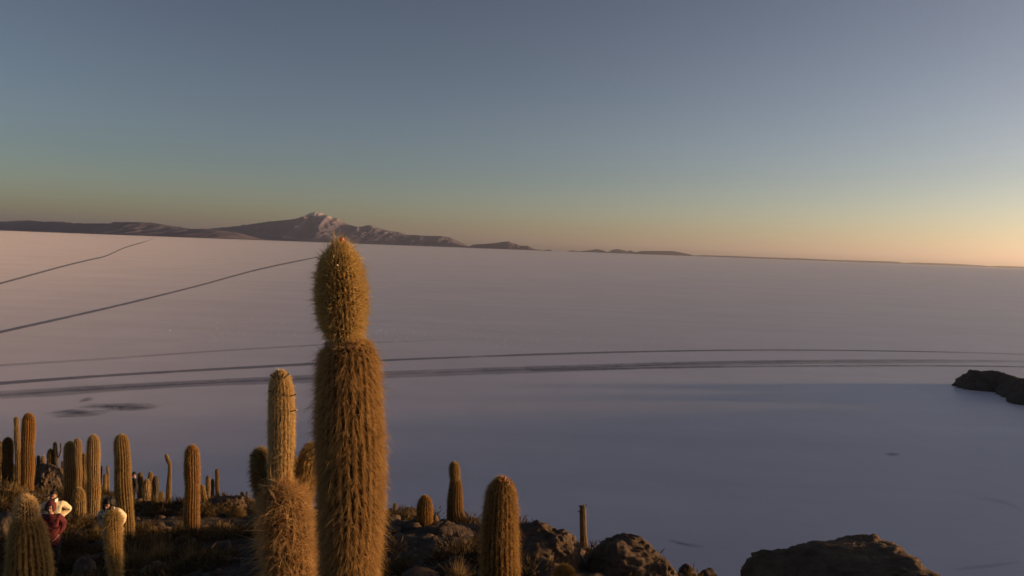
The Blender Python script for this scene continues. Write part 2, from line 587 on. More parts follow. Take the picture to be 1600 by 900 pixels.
build_range('far_hills', [(-330, 352), (-250, 343), (-160, 346), (-80, 345), (0, 346), (30, 346), (45, 344), (70, 347), (95, 346), (105, 349), (150, 349), (185, 349), (195, 347), (215, 347), (240, 348), (262, 352), (290, 357), (310, 358), (332, 358), (370, 363), (400, 374)], 36000, 'hills', 5000, 3)
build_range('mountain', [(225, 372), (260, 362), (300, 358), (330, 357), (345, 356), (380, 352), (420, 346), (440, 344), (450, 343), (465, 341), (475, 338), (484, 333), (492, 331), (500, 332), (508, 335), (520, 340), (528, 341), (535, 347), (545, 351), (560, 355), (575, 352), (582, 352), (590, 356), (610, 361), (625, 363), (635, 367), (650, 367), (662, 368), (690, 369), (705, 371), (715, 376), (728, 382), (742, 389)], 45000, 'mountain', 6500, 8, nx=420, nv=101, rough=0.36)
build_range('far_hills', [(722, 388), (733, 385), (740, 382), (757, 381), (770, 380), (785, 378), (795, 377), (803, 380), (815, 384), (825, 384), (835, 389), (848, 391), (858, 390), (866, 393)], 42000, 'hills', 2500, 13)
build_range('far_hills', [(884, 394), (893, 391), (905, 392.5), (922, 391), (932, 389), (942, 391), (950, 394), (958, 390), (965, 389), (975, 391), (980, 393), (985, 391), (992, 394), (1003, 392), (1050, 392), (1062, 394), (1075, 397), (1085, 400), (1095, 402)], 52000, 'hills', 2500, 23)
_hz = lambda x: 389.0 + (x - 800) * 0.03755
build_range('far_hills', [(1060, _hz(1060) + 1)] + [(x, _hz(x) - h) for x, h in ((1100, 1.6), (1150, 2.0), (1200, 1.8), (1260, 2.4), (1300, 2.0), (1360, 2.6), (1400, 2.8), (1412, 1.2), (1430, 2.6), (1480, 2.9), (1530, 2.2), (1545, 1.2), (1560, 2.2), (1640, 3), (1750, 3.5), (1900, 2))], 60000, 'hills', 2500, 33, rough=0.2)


# ------------------------------------------------------------------ the island's ground
# (photograph pixel, depth) -> ground the photograph shows, then points beside the view (x, y, metres under the eye)
_seen = [(85, 893, 19), (20, 880, 19), (30, 768, 30), (80, 735, 44), (10, 745, 44), (110, 776, 29), (145, 803, 28), (195, 842, 22.5), (300, 862, 22),
         (262, 786, 40), (215, 790, 41), (165, 782, 42), (330, 779, 38), (380, 783, 37), (345, 838, 26), (240, 868, 19), (300, 890, 18),
         (180, 893, 17), (425, 788, 36), (560, 806, 31), (612, 808, 30), (655, 838, 20), (712, 824, 20), (745, 818, 21), (700, 880, 14),
         (1000, 890, 17), (1090, 900, 16), (900, 880, 18),
         (170, 800, 34), (235, 803, 34), (300, 800, 33), (120, 792, 51), (180, 805, 50), (240, 830, 50), (300, 845, 50), (0, 775, 54), (60, 775, 54), (-60, 770, 50), (90, 860, 62), (200, 890, 62),
         (840, 905, 28), (900, 915, 34), (960, 945, 40), (1080, 960, 40), (1200, 970, 40), (1320, 970, 40), (1440, 970, 40), (1560, 970, 40), (780, 900, 52),
         (900, 930, 52), (1020, 940, 54), (1140, 945, 52), (1300, 950, 50), (540, 850, 44), (660, 870, 42)]
_pts = [at(*s) - (0, 0, EYE) for s in _seen]
_pts += [np.array(p, float) for p in (
    (0, 0, -1.75), (-3, 0, -1.9), (3, 0, -2.0), (0, -6, -1.8), (-6, -6, -2.2), (6, -6, -2.2), (0, 3, -2.6), (-1.4, 6.5, -3.7), (-2.4, 8, -4.3), (-5.6, 9, -4.7), (-8, 9, -5.0),
    (-0.2, 10, -4.7), (1.0, 13, -5.4), (2.0, 13, -5.5), (3.6, 9, -4.3), (5, 9, -4.6), (7, 12, -6.8), (9, 16, -9.5), (14, 22, -13), (5, 22, -10.5), (6, 32, -15), (-8, 14, -6.7), (-5, 14, -6.3), (-2, 14, -5.8),
    (3.4, 40, -16.5), (0, 45, -18), (-8, 52, -20), (-15, 60, -23), (-30, 62, -24), (-24, 30, -9.8), (-30, 44, -13.6), (-40, 40, -15), (12, 4, -5.5), (20, 8, -9), (20, -5, -7), (-15, 6, -4.6), (-20, 15, -7.0), (-12, 19, -8.2))]
_pts = np.array(_pts)


def _cone(x, y):
    r = np.hypot(x, y)
    return np.interp(r, [0, 8, 20, 45, 62, 92, 130, 900], [-1.75, -3.6, -8.0, -14.5, -24.0, -42.5, -44, -44])


_S = 8.0
_K = np.exp(-((_pts[:, None, :2] - _pts[None, :, :2]) ** 2).sum(-1) / (2 * _S * _S)) + np.eye(len(_pts)) * 0.004
_W = np.linalg.solve(_K, _pts[:, 2] - _cone(_pts[:, 0], _pts[:, 1]))


def ground_z(x, y, detail=True):
    x = np.atleast_1d(np.asarray(x, float)); y = np.atleast_1d(np.asarray(y, float))
    z = _cone(x, y)
    for (px, py, _), w in zip(_pts, _W):
        z = z + w * np.exp(-((x - px) ** 2 + (y - py) ** 2) / (2 * _S * _S))
    ridge = np.array(((190, -60), (205, 30), (232, 120), (256, 200), (300, 310), (345, 430)), float)   # the island's unseen eastern ridge, height and taper shaped to shade the near salt
    dmin = np.full(x.shape, 1e9)
    for p, q in zip(ridge[:-1], ridge[1:]):
        t = np.clip(((x - p[0]) * (q - p)[0] + (y - p[1]) * (q - p)[1]) / ((q - p) ** 2).sum(), 0, 1)
        dmin = np.minimum(dmin, np.hypot(x - p[0] - t * (q - p)[0], y - p[1] - t * (q - p)[1]))
    hill = -45 + 30.5 * np.interp(y, [150, 320], [1.0, 0.08]) * np.exp(-(dmin / 36) ** 2 / 2) * (1 + 0.08 * np.sin(y / 17.0) + 0.05 * np.sin(y / 7.3 + 1))
    z = np.maximum(z, hill)
    if detail:
        r = np.hypot(x, y)
        p = np.stack([x, y, np.zeros_like(x)], -1)
        amp = np.clip(r / 12, 0.35, 1.0)
        z = z + 0.34 * amp * fbm(p * 0.35, 4, 41) + 0.13 * amp * fbm(p * 1.7, 4, 51, 0.6, True)
    return z + EYE


def build_ground():
    def axis(lo, f0, f1, hi, fine):
        a = np.arange(f0, f1, fine)
        left = [f0]; s = fine
        while left[-1] > lo:
            s = min(s * 1.10, 7.0); left.append(left[-1] - s)
        right = [a[-1]]; s = fine
        while right[-1] < hi:
            s = min(s * 1.10, 7.0); right.append(right[-1] + s)
        return np.concatenate((left[:0:-1], a, right[1:]))
    xs = axis(-115, -26, 12, 400, 0.17)
    ys = axis(-130, 4, 48, 420, 0.17)
    X, Y = np.meshgrid(xs, ys)
    Z = ground_z(X.ravel(), Y.ravel())
    co = np.stack([X.ravel(), Y.ravel(), Z], -1)
    f = grid_faces(len(xs), len(ys))
    keep = co[f][:, :, 2].max(1) > -1.5
    me = mesh_np('ground', co, [f[keep]], [M['ground']])
    tag(link('ground', me), kind='structure')


build_ground()


# ------------------------------------------------------------------ rocks
def rock_mesh(name, mat, size, seed, sub=4, rough=0.28, knob=0.10, freq=1.4, flat=0.35, chops=4, boxy=1.0):
    bm = bmesh.new()
    bmesh.ops.create_icosphere(bm, subdivisions=sub, radius=1.0)
    co = np.array([v.co[:] for v in bm.verts])
    n = fbm(co * freq + seed * 3.7, 4, seed, 0.5)
    sq = np.sign(co) * np.abs(co) ** boxy
    kn = fbm(co * freq * 5.0 + seed, 4, seed + 3, 0.6, True)
    fac = fbm(co * freq * 0.6 + seed * 1.3, 2, seed + 7)
    co = sq * (1 + rough * n + 0.25 * fac + knob * kn)[:, None]
    g = np.random.default_rng(seed)
    for _ in range(chops):                              # broken faces
        nn = g.normal(0, 1, 3); nn[2] = abs(nn[2]) * 0.8; nn /= np.linalg.norm(nn)
        o = g.uniform(0.62, 0.92)
        dd = np.maximum(0, co @ nn - o)
        co = co - nn * (dd * 0.6)[:, None]
    co = co * (1 + 0.8 * knob * fbm(co * freq * 4.0 + 5, 4, seed + 13, 0.6))[:, None]
    co[:, 2] = np.where(co[:, 2] < -flat, -flat + (co[:, 2] + flat) * 0.25, co[:, 2])
    co[:, :2] /= np.abs(co[:, :2]).max(0) * 0.96
    co[:, 2] /= co[:, 2].max()
    co = co * np.asarray(size)
    for v, c in zip(bm.verts, co):
        v.co = c
    me = bpy.data.meshes.new(name)
    for p in bm.faces:
        p.smooth = True
    bm.to_mesh(me); bm.free()
    me.materials.append(M[mat])
    return me


def rock_px(name, label, cat, x0, x1, ytop, ybase, d, seed, mat='rock', dy=None, sub=5, parent=None, group=None, rz=0.0, **kw):
    """A boulder spanning photograph columns x0..x1, from ytop down to ybase, d metres ahead."""
    c = at((x0 + x1) / 2, ybase, d)
    w = (x1 - x0) * d / FPX / 2
    top = at((x0 + x1) / 2, ytop, d)[2]
    h = max(top - c[2], 0.1)
    me = rock_mesh(name, mat, (w * 0.96, (dy or w * 0.8), h), seed, sub, **kw)
    # seat it: the underside reaches below the lowest ground around it
    ring = [(c[0] + w * a, c[1] + w * b) for a in (-1, 0, 1) for b in (-0.8, 0, 0.8)]
    gz = float(ground_z([q[0] for q in ring], [q[1] for q in ring]).min())
    low = min(v.co.z for v in me.vertices)
    need = min(gz - 0.05 - c[2], low)
    for v in me.vertices:
        if v.co.z < 0:
            v.co.z *= need / low
    o = link(name, me, loc=c)
    o.rotation_euler = (0, 0, rz)
    tag(o, label, cat, group)
    return o


rock_px('boulder', 'knobbly brown boulder beside the cut-off cactus, lit along its right flank', 'boulder', 768, 920, 813, 902, 13.0, 11, 'rock', sub=6, rough=0.12, knob=0.06, freq=2.1, chops=1, boxy=0.8)
rock_px('boulder', 'rounded brown boulder right of the thin pole-like cactus', 'boulder', 896, 1074, 838, 915, 13.2, 24, 'rock', sub=6, rough=0.12, knob=0.06, freq=2.1, chops=1, boxy=0.8)
rock_px('boulder', 'widest dark boulder alone at the bottom edge, right of centre', 'boulder', 1164, 1464, 860, 930, 9.0, 58, 'rock', sub=6, rough=0.13, knob=0.07, freq=2.4, dy=0.9, chops=2, boxy=0.62)
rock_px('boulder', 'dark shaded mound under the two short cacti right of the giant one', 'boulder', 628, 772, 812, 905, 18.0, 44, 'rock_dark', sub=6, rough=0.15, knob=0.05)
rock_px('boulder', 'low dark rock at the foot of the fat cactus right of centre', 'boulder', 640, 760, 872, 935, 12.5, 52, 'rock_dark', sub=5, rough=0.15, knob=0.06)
rock_px('rock', 'jagged low rock just right of the rounded brown boulder', 'rock', 1052, 1092, 881, 905, 15.5, 61, 'rock', sub=4)
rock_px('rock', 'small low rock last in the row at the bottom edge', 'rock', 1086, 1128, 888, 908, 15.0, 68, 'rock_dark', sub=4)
rock_px('rock', 'jagged rock pile topped by a tiny curved cactus', 'rock', 596, 642, 797, 840, 24.0, 73, 'rock', sub=5, rough=0.4, knob=0.14)
rock_px('rock', 'hooked brown rock left of the short orange cactus', 'rock', 626, 658, 797, 842, 22.0, 83, 'rock', sub=5, rough=0.4, knob=0.14)
rock_px('rock', 'small rock at the right foot of the short orange cactus', 'rock', 668, 688, 804, 832, 19.0, 88, 'rock', sub=4)
rock_px('rock_outcrop', 'sunlit pale rock outcrop below the cacti on the left ridge', 'rock', 36, 112, 722, 754, 36.0, 91, 'rock', sub=6, rough=0.35, knob=0.12, freq=1.7, chops=14)
rock_px('rock_outcrop', 'rocky hump under the three small cacti right of the tall orange column', 'rock', 308, 398, 776, 806, 33.0, 95, 'rock', sub=6, rough=0.3, knob=0.14, freq=2.0)
rock_px('rock_outcrop', 'pale rocky hump behind the thin bent cactus', 'rock', 196, 282, 784, 812, 37.0, 99, 'rock', sub=5, rough=0.3, knob=0.12, freq=2.0)
rock_px('rock', 'lit stone edge below the dry tussocks at the bottom left', 'rock', 212, 276, 874, 915, 16.5, 103, 'rubble', sub=5, rough=0.3, knob=0.10)
rock_px('rock', 'grey stone at the left edge below the leftmost cactus', 'rock', -14, 22, 800, 832, 21.0, 107, 'rubble', sub=4)
rock_px('rock', 'pale angular stone between the leftmost cactus and the nearest left cactus', 'rock', 2, 30, 783, 800, 25.0, 111, 'rubble', sub=4)
rock_px('rock', 'cluster of stones right of the maroon coat', 'rock', 112, 150, 868, 898, 17.8, 117, 'rubble', sub=4, rough=0.4, knob=0.16)

# headland across the bay: a rock spur with its apron
hl = empty('headland', (150, 262, 0.0))
tag(hl, 'dark rocky headland jutting into the salt at the right edge', 'headland', kind='structure')
for (x0, x1, yt, yb, d, sd) in ((1496, 1592, 583, 609, 262, 121), (1486, 1540, 594, 604, 266, 127), (1560, 1660, 598, 628, 246, 133), (1574, 1640, 616, 634, 236, 139)):
    c = at((x0 + x1) / 2, yb, d); c[2] = -0.3
    w = (x1 - x0) * d / FPX / 2
    h = (yb - yt) * d / FPX
    me = rock_mesh('spur', 'rock_far', (w, w * 0.9, h * 1.15), sd, 5, 0.22, 0.08, 1.6, chops=2)
    link('spur', me, hl, c - np.array((150, 262, 0.0)))


# ------------------------------------------------------------------ cacti
def resample(rows, step):
    """rows: (x, y, z, r) from the foot to the tip -> evenly spaced smooth rows."""
    c = catmull(rows, max(40, 12 * len(rows)))
    c[:, 3] = np.maximum(c[:, 3], 0.004)
    s = np.concatenate(([0], np.cumsum(np.hypot(np.linalg.norm(np.diff(c[:, :3], axis=0), axis=1), np.abs(np.diff(c[:, 3]))))))
    n = max(6, int(s[-1] / step))
    t = np.linspace(0, s[-1], n)
    return np.stack([np.interp(t, s, c[:, k]) for k in range(4)], -1), t


def frames(c):
    tg = np.gradient(c[:, :3], axis=0)
    # near the tip the rows bunch up: keep the last steady direction
    ln = np.linalg.norm(tg, axis=1, keepdims=True)
    tg = tg / np.maximum(ln, 1e-9)
    for i in range(1, len(tg)):
        if ln[i] < 0.25 * ln.max():
            tg[i] = tg[i - 1]
    ref = np.array((0.0, 1.0, 0.0))
    u = np.cross(ref, tg); u /= np.linalg.norm(u, axis=1, keepdims=True)
    v = np.cross(tg, u)
    return tg, u, v


def cactus_body(c, ribs, depth, per=6, seed=0):
    tg, u, v = frames(c)
    n = ribs * per
    th = np.linspace(0, 2 * np.pi, n, endpoint=False)
    rib = 1 - depth * (0.5 - 0.5 * np.cos(th * ribs)) ** 0.8
    lump = 1 + 0.035 * fbm(np.stack([np.repeat(np.arange(len(c)) * 0.16, n), np.tile(np.cos(th) * 1.5, len(c)), np.tile(np.sin(th) * 1.5, len(c))], -1), 3, seed).reshape(len(c), n)
    rad = c[:, 3:4] * rib[None] * lump
    P = c[:, None, :3] + rad[..., None] * (u[:, None] * np.cos(th)[None, :, None] + v[:, None] * np.sin(th)[None, :, None])
    verts = P.reshape(-1, 3)
    f = grid_faces(n, len(c), True)
    tip = len(verts)
    verts = np.vstack([verts, c[-1, :3] + tg[-1] * 0.002])
    last = (len(c) - 1) * n
    cap = np.array([(last + i, last + (i + 1) % n, tip) for i in range(n)])
    return verts, [f, cap]


def cactus_spines(c, t, ribs, spacing, per, length, width, droop, spread=0.8, tilt=0.0, seed=0, crown=1.0, two=True, lat=0.6):
    """Bundles of spines on the rib crests: curved slivers, dark at the root."""
    g = np.random.default_rng(seed)
    tg, u, v = frames(c)
    A = []
    for k in range(ribs):
        s = np.arange(g.uniform(0, spacing), t[-1], spacing)
        s = s + g.normal(0, spacing * 0.15, len(s))
        A.append(np.stack([np.full(len(s), 2 * np.pi * k / ribs), np.clip(s, 0, t[-1])], -1))
    A = np.vstack(A)
    # the crown is thickly set
    A = A[(np.interp(A[:, 1], t, c[:, 3]) > 0.012)]
    A = np.repeat(A, per, axis=0)
    N = len(A)
    th = A[:, 0] + g.normal(0, 0.10 * 2 * np.pi / ribs, N)
    s = A[:, 1] + g.normal(0, spacing * 0.22, N)
    I = lambda arr: np.stack([np.interp(s, t, arr[:, j]) for j in range(3)], -1)
    C, T, U, V = I(c), I(tg), I(u), I(v)
    r = np.interp(s, t, c[:, 3])
    slope = np.interp(s, t, np.gradient(c[:, 3]) / np.maximum(np.gradient(t), 1e-6))
    slope = np.clip(slope, -0.98, 0.98)
    radial = U * np.cos(th)[:, None] + V * np.sin(th)[:, None]
    tang = -U * np.sin(th)[:, None] + V * np.cos(th)[:, None]
    nrm = radial * np.sqrt(1 - slope ** 2)[:, None] - T * slope[:, None]
    along = T * np.sqrt(1 - slope ** 2)[:, None] + radial * slope[:, None]
    a = g.normal(0, spread, N); b = g.normal(tilt, spread, N)
    d = nrm + tang * a[:, None] * lat + along * b[:, None]
    d /= np.linalg.norm(d, axis=1, keepdims=True)
    inward = (d * nrm).sum(1)
    d = d + nrm * np.clip(0.18 - inward, 0, None)[:, None]
    d /= np.linalg.norm(d, axis=1, keepdims=True)
    L = length * g.lognormal(-0.12, 0.38, N)
    h01 = s / t[-1]
    L = L * np.where(h01 > 0.93, crown, 1.0)
    root = C + radial * (r * 0.98)[:, None]
    dz = droop * g.uniform(0.3, 1.3, N)
    rnd = g.normal(0, 1, (N, 3))
    side = np.cross(d, rnd); side /= np.linalg.norm(side, axis=1, keepdims=True)
    w = (width * g.uniform(0.6, 1.3, N))[:, None]
    down = np.array((0, 0, -1.0))
    mid = root + d * (L * 0.5)[:, None] + down * (L * dz * 0.22)[:, None]
    tip = root + d * (L * 0.95)[:, None] + down * (L * dz * 0.85)[:, None]
    tint1 = g.random(N)
    if two:
        vs_ = np.stack([root - side * w, root + side * w, mid + side * w * 0.7, mid - side * w * 0.7, tip], 1).reshape(-1, 3)
        o = np.arange(N)[:, None] * 5
        F = [o + np.array([[0, 1, 2, 3]]), o + np.array([[3, 2, 4]])]
        tr = np.stack([np.zeros(N), np.zeros(N), np.full(N, 0.6), np.full(N, 0.6), np.ones(N)], 1).reshape(-1)
        ti = np.repeat(tint1, 5)
    else:
        vs_ = np.stack([root - side * w, root + side * w, tip], 1).reshape(-1, 3)
        o = np.arange(N)[:, None] * 3
        F = [o + np.array([[0, 1, 2]])]
        tr = np.stack([np.zeros(N) + 0.25, np.zeros(N) + 0.25, np.ones(N)], 1).reshape(-1)
        ti = np.repeat(tint1, 3)
    return vs_, F, tr, ti


def spine_obj(name, parts, mat, parent, loc):
    """parts: list of cactus_spines results, joined (too fine to pick apart)."""
    V, F4, F3, tr, ti, n = [], [], [], [], [], 0
    for vs_, F, a, b in parts:
        V.append(vs_ - loc); tr.append(a); ti.append(b)
        for f in F:
            (F4 if f.shape[1] == 4 else F3).append(f + n)
        n += len(vs_)
    fl = ([np.vstack(F4)] if F4 else []) + ([np.vstack(F3)] if F3 else [])
    me = mesh_np(name, np.vstack(V), fl, [M[mat]], smooth=False)
    ca = me.color_attributes.new('tint', 'FLOAT_COLOR', 'POINT')
    tr = np.concatenate(tr); ti = np.concatenate(ti)
    rgba = np.stack([tr, ti, np.zeros_like(tr), np.ones_like(tr)], -1).astype(np.float32)
    ca.data.foreach_set('color', rgba.reshape(-1))
    o = link(name, me, parent)
    o['kind'] = 'stuff'
    return o


def rows_px(rows, d, fuzz_px=0.0, foot=None):
    """Photograph outline rows (py, left, right) from the tip down -> axis rows from the foot up."""
    out = []
    for py, l, r in rows:
        c = at((l + r) / 2, py, d)
        rr = max(0.0, ((r - l) / 2 - fuzz_px) * d / FPX)
        out.append((c[0], c[1], c[2], rr))
    out = out[::-1]
    if foot is not None:
        x, y, z, r = out[0]
        g = float(ground_z(x, y)[0])
        fr = r * foot
        zz = min(g - 0.15, z - 0.05)
        dx = (out[0][0] - out[-1][0]) * 0.2
        out = [(x + dx, y, zz, fr)] + out
    return out


def stem_cactus(name, label, stems, mat, flesh='flesh', ribs=22, spacing=0.035, per=16, length=0.07, width=0.0016, droop=0.4,
                spread=0.8, tilt=0.0, seed=1, two=True, step=0.02, depth=0.24, group=None, crown=1.0, per_rib=6, body_names=None):
    """stems: list of axis rows; the first is the trunk. One cactus is one thing: each stem a part with its spines as a sub-part."""
    s0 = stems[0][0] if isinstance(stems[0], tuple) else stems[0]
    base = np.array(s0[0][:3], float)
    root = empty(name, base)
    tag(root, label, 'cactus', group)
    for k, rows in enumerate(stems):
        kw = dict(ribs=ribs, spacing=spacing, per=per, length=length, width=width, droop=droop, spread=spread, tilt=tilt, mat=mat, flesh=flesh, crown=crown, lat=0.6)
        if isinstance(rows, tuple):
            rows, over = rows
            kw.update(over)
        c, t = resample(rows, step)
        bv, bf = cactus_body(c, kw['ribs'], depth, per_rib, seed + k)
        body = link('trunk' if k == 0 else 'arm', mesh_np('trunk', bv - base, bf, [M[kw['flesh']]]), root)
        if kw['per'] > 0:
            sp = cactus_spines(c, t, kw['ribs'], kw['spacing'], kw['per'], kw['length'], kw['width'], kw['droop'], kw['spread'], kw['tilt'], seed * 31 + k, kw['crown'], two, kw['lat'])
            spine_obj('spines', [sp], kw['mat'], body, base)
    return root


def bud(parent, p, d, length, r, mat_stalk='bud_dark', mat_head='bud_pale', head=1.5, name='flower_bud'):
    """A dry flower stalk with its woolly head."""
    base = np.array(parent.location)
    d = np.asarray(d, float); d = d / np.linalg.norm(d)
    p = np.asarray(p, float)
    q0 = p + d * length
    up = q0 + (d * 0.5 + np.array((0, 0, 0.6))) * length * 0.35
    rows = [(*(p - d * 0.03), r), (*(p + d * length * 0.6), r * 0.8), (*q0, r * 0.95)]
    c, t = resample(rows, length / 8)
    v, f = cactus_body(c, 6, 0.06, 2, 1)
    o = link(name, mesh_np(name, v - base, f, [M[mat_stalk]]), parent)
    rows = [(*(q0 - d * r), r * 0.7), (*(q0 + (up - q0) * 0.4), r * head), (*(q0 + (up - q0) * 0.8), r * head * 0.8), (*up, 0.004)]
    c, t = resample(rows, length / 12)
    v, f = cactus_body(c, 7, 0.12, 2, 2)
    link('bud_head', mesh_np('bud_head', v - base, f, [M[mat_head]]), o)


# --- the giant in the middle
D0 = 6.5
head_rows = [(388, 532, 533), (391, 521, 544), (398, 511, 553), (409, 504, 560), (424, 499, 564), (445, 496, 568), (468, 496, 571), (490, 499, 571), (506, 505, 569), (519, 511, 566), (527, 518, 561), (534, 524, 557)]
low_rows = [(536, 540, 541), (538, 518, 566), (541, 510, 575), (549, 504, 583), (566, 500, 588), (600, 499, 591), (650, 497, 594), (700, 497, 597), (750, 499, 598), (800, 502, 597), (850, 504, 592), (900, 507, 588)]
b0 = rows_px(low_rows, D0, 2.5, 0.85)
h0 = rows_px(head_rows, D0, 4.0)
h0 = [(h0[0][0], h0[0][1], h0[0][2] - 0.03, h0[0][3] * 0.7)] + h0
giant = stem_cactus('cactus', 'giant shaggy golden cactus pinched below its head, nearest at centre left',
                    [(b0, dict(mat='sp_rust', flesh='flesh_old', per=22, length=0.078, droop=0.5, spread=0.8, tilt=-0.3, spacing=0.028, ribs=26, lat=0.5)),
                     (h0, dict(mat='sp_head', per=19, length=0.062, droop=0.12, spread=0.6, tilt=0.25, spacing=0.018, crown=1.3, ribs=32, lat=0.4))],
                    'sp_gold', ribs=22, width=0.0019, seed=3, step=0.012, per_rib=8, depth=0.32)
giant.children[1].name = 'cactus_head'
tipp = at(530, 384, D0)
bud(giant, tipp + (0.015, -0.02, 0.0), (0.15, -0.1, 1), 0.05, 0.019, 'bud_pink', 'bud_pink', 1.1)
bud(giant, at(527, 414, D0 - 0.19), (-0.1, -1, 0.15), 0.012, 0.006, 'bud_pale', 'bud_pale', 1.2)


def scar_ring(parent, px, py, d, rx, seed):
    """Corky collar where a season's growth was pinched off."""
    base = np.array(parent.location)
    c = at(px, py, d)
    n, m = 60, 8
    th = np.linspace(0, 2 * np.pi, n, endpoint=False)
    ph = np.linspace(0, 2 * np.pi, m, endpoint=False)
    T, P = np.meshgrid(th, ph, indexing='ij')
    nz = fbm(np.stack([np.cos(T).ravel() * 4, np.sin(T).ravel() * 4, P.ravel()], -1), 3, seed).reshape(T.shape)
    rr = 0.018 * (1 + 0.6 * nz)
    R_ = rx + rr * np.cos(P)
    v = np.stack([R_ * np.cos(T), R_ * np.sin(T), rr * np.sin(P) + 0.012 * nz], -1).reshape(-1, 3) + c - base
    f = []
    for i in range(n):
        for j in range(m):
            f.append((i * m + j, ((i + 1) % n) * m + j, ((i + 1) % n) * m + (j + 1) % m, i * m + (j + 1) % m))
    link('scar', mesh_np('scar', v, [np.array(f)], [M['scar']]), parent)


scar_ring(giant, 541, 539, D0, 0.155, 5)

# --- branched cactus with the pale woolly column
D1 = 8.0
trunk1 = rows_px([(757, 445, 447), (761, 422, 464), (773, 413, 472), (795, 410, 480), (830, 412, 485), (870, 416, 487), (900, 420, 487)], D1, 1.0, 0.9)
col1 = rows_px([(580, 436, 437), (583, 429, 445), (592, 425, 451), (610, 423, 456), (650, 422, 458), (690, 422, 458), (730, 422, 457), (765, 424, 456), (785, 428, 455)], D1 + 0.05, 0.5)
armL = rows_px([(702, 404, 406), (705, 398, 414), (715, 395, 418), (735, 394, 419), (755, 396, 420), (772, 402, 424), (790, 414, 434)], D1 + 0.25, 0.5)
armR = rows_px([(694, 487, 489), (698, 479, 496), (710, 471, 499), (730, 466, 498), (750, 464, 494), (770, 461, 489), (790, 454, 480)], D1 + 0.2, 0.5)
armS = rows_px([(716, 462, 464), (720, 458, 468), (740, 456, 470), (765, 455, 470), (785, 452, 466)], D1 + 0.35, 0.3)
branchy = stem_cactus('cactus', 'branched cactus with a tall pale woolly column, beside the giant one',
                      [(trunk1, dict(mat='sp_rust', flesh='flesh_old', per=22, length=0.14, droop=0.2, spread=0.9, spacing=0.045, tilt=0.1, lat=0.8)),
                       (col1, dict(mat='sp_straw', per=30, length=0.034, droop=0.5, spread=0.9, spacing=0.02, ribs=20, tilt=-0.3)),
                       (armL, dict(mat='sp_olive', per=22, length=0.05, ribs=16)),
                       (armR, dict(mat='sp_gold', per=24, length=0.045, ribs=18, droop=0.5)),
                       (armS, dict(mat='sp_gold', per=18, length=0.03, ribs=12))],
                      'sp_gold', ribs=20, width=0.0021, seed=11, step=0.015)
for (px, py, dx, l, hd) in ((434, 582, (0, -.2, 1), .03, 'bud_pale'), (428, 590, (-.8, -.4, .7), .035, 'bud_dark'), (441, 588, (.4, -.8, .6), .035, 'bud_dark'), (447, 588, (.8, -.4, .7), .035, 'bud_dark'),
                            (423, 611, (-1, -.3, .2), .02, 'bud_dark'), (457, 618, (1, -.3, .4), .03, 'bud_dark'), (458, 642, (1, -.2, .3), .035, 'bud_pale'), (395, 712, (-1, -.3, .2), .02, 'bud_dark')):
    bud(branchy, at(px, py, D1 - 0.03), dx, l, 0.0062, 'bud_dark', hd, 1.6)

# --- fat cactus right of centre
D2 = 10.0
fat = stem_cactus('cactus', 'fat blunt cactus at the bottom edge with a worn pinkish crown, right of the giant',
                  [rows_px([(748, 783, 787), (751, 774, 794), (758, 767, 801), (770, 762, 805), (790, 758, 807), (820, 755, 808), (860, 753, 809), (900, 752, 810)], D2, 1.2, 0.95)],
                  'sp_rust', 'flesh_old', ribs=22, spacing=0.04, per=26, length=0.062, width=0.0024, droop=0.55, tilt=-0.2, seed=17, step=0.02)
bud(fat, at(788, 751, D2 - 0.05), (0.1, -.2, 1), 0.04, 0.014, 'bud_pink', 'bud_pink', 1.2)
bud(fat, at(782, 753, D2 - 0.08), (-0.3, -.5, 1), 0.02, 0.018, 'scar', 'bud_pink', 1.2)
bud(fat, at(794, 755, D2 - 0.08), (0.3, -.5, 1), 0.02, 0.016, 'bud_pale', 'bud_pink', 1.1)

# --- nearest left cactus, capped head
D3 = 9.0
left = stem_cactus('cactus', 'broad golden cactus at the bottom left in front of the maroon coat',
                   [rows_px([(806, 40, 43), (809, 28, 55), (815, 22, 60), (830, 19, 66), (860, 17, 72), (900, 15, 77)], D3, 0.8, 1.0),
                    (rows_px([(776, 40, 42), (779, 32, 49), (786, 27, 54), (797, 25, 57), (808, 26, 57), (814, 30, 54)], D3, 0.8), dict(mat='sp_straw', length=0.035, tilt=0.2, droop=0.2))],
                   'sp_gold', 'flesh_old', ribs=22, spacing=0.035, per=30, length=0.05, width=0.0022, droop=0.7, tilt=-0.3, seed=23, step=0.02)
left.children[1].name = 'cactus_head'

# --- cactus hiding the second white jacket
D4 = 12.0
stem_cactus('cactus', 'short brown cactus hiding the legs of the curly-haired person', [
    rows_px([(799, 175, 177), (802, 168, 184), (808, 165, 187), (820, 164, 188), (845, 167, 188), (870, 170, 188), (893, 174, 188)], D4, 0.8, 1.0)],
    'sp_gold', 'flesh_old', ribs=18, spacing=0.045, per=24, length=0.055, width=0.0027, droop=0.6, seed=29, step=0.025)


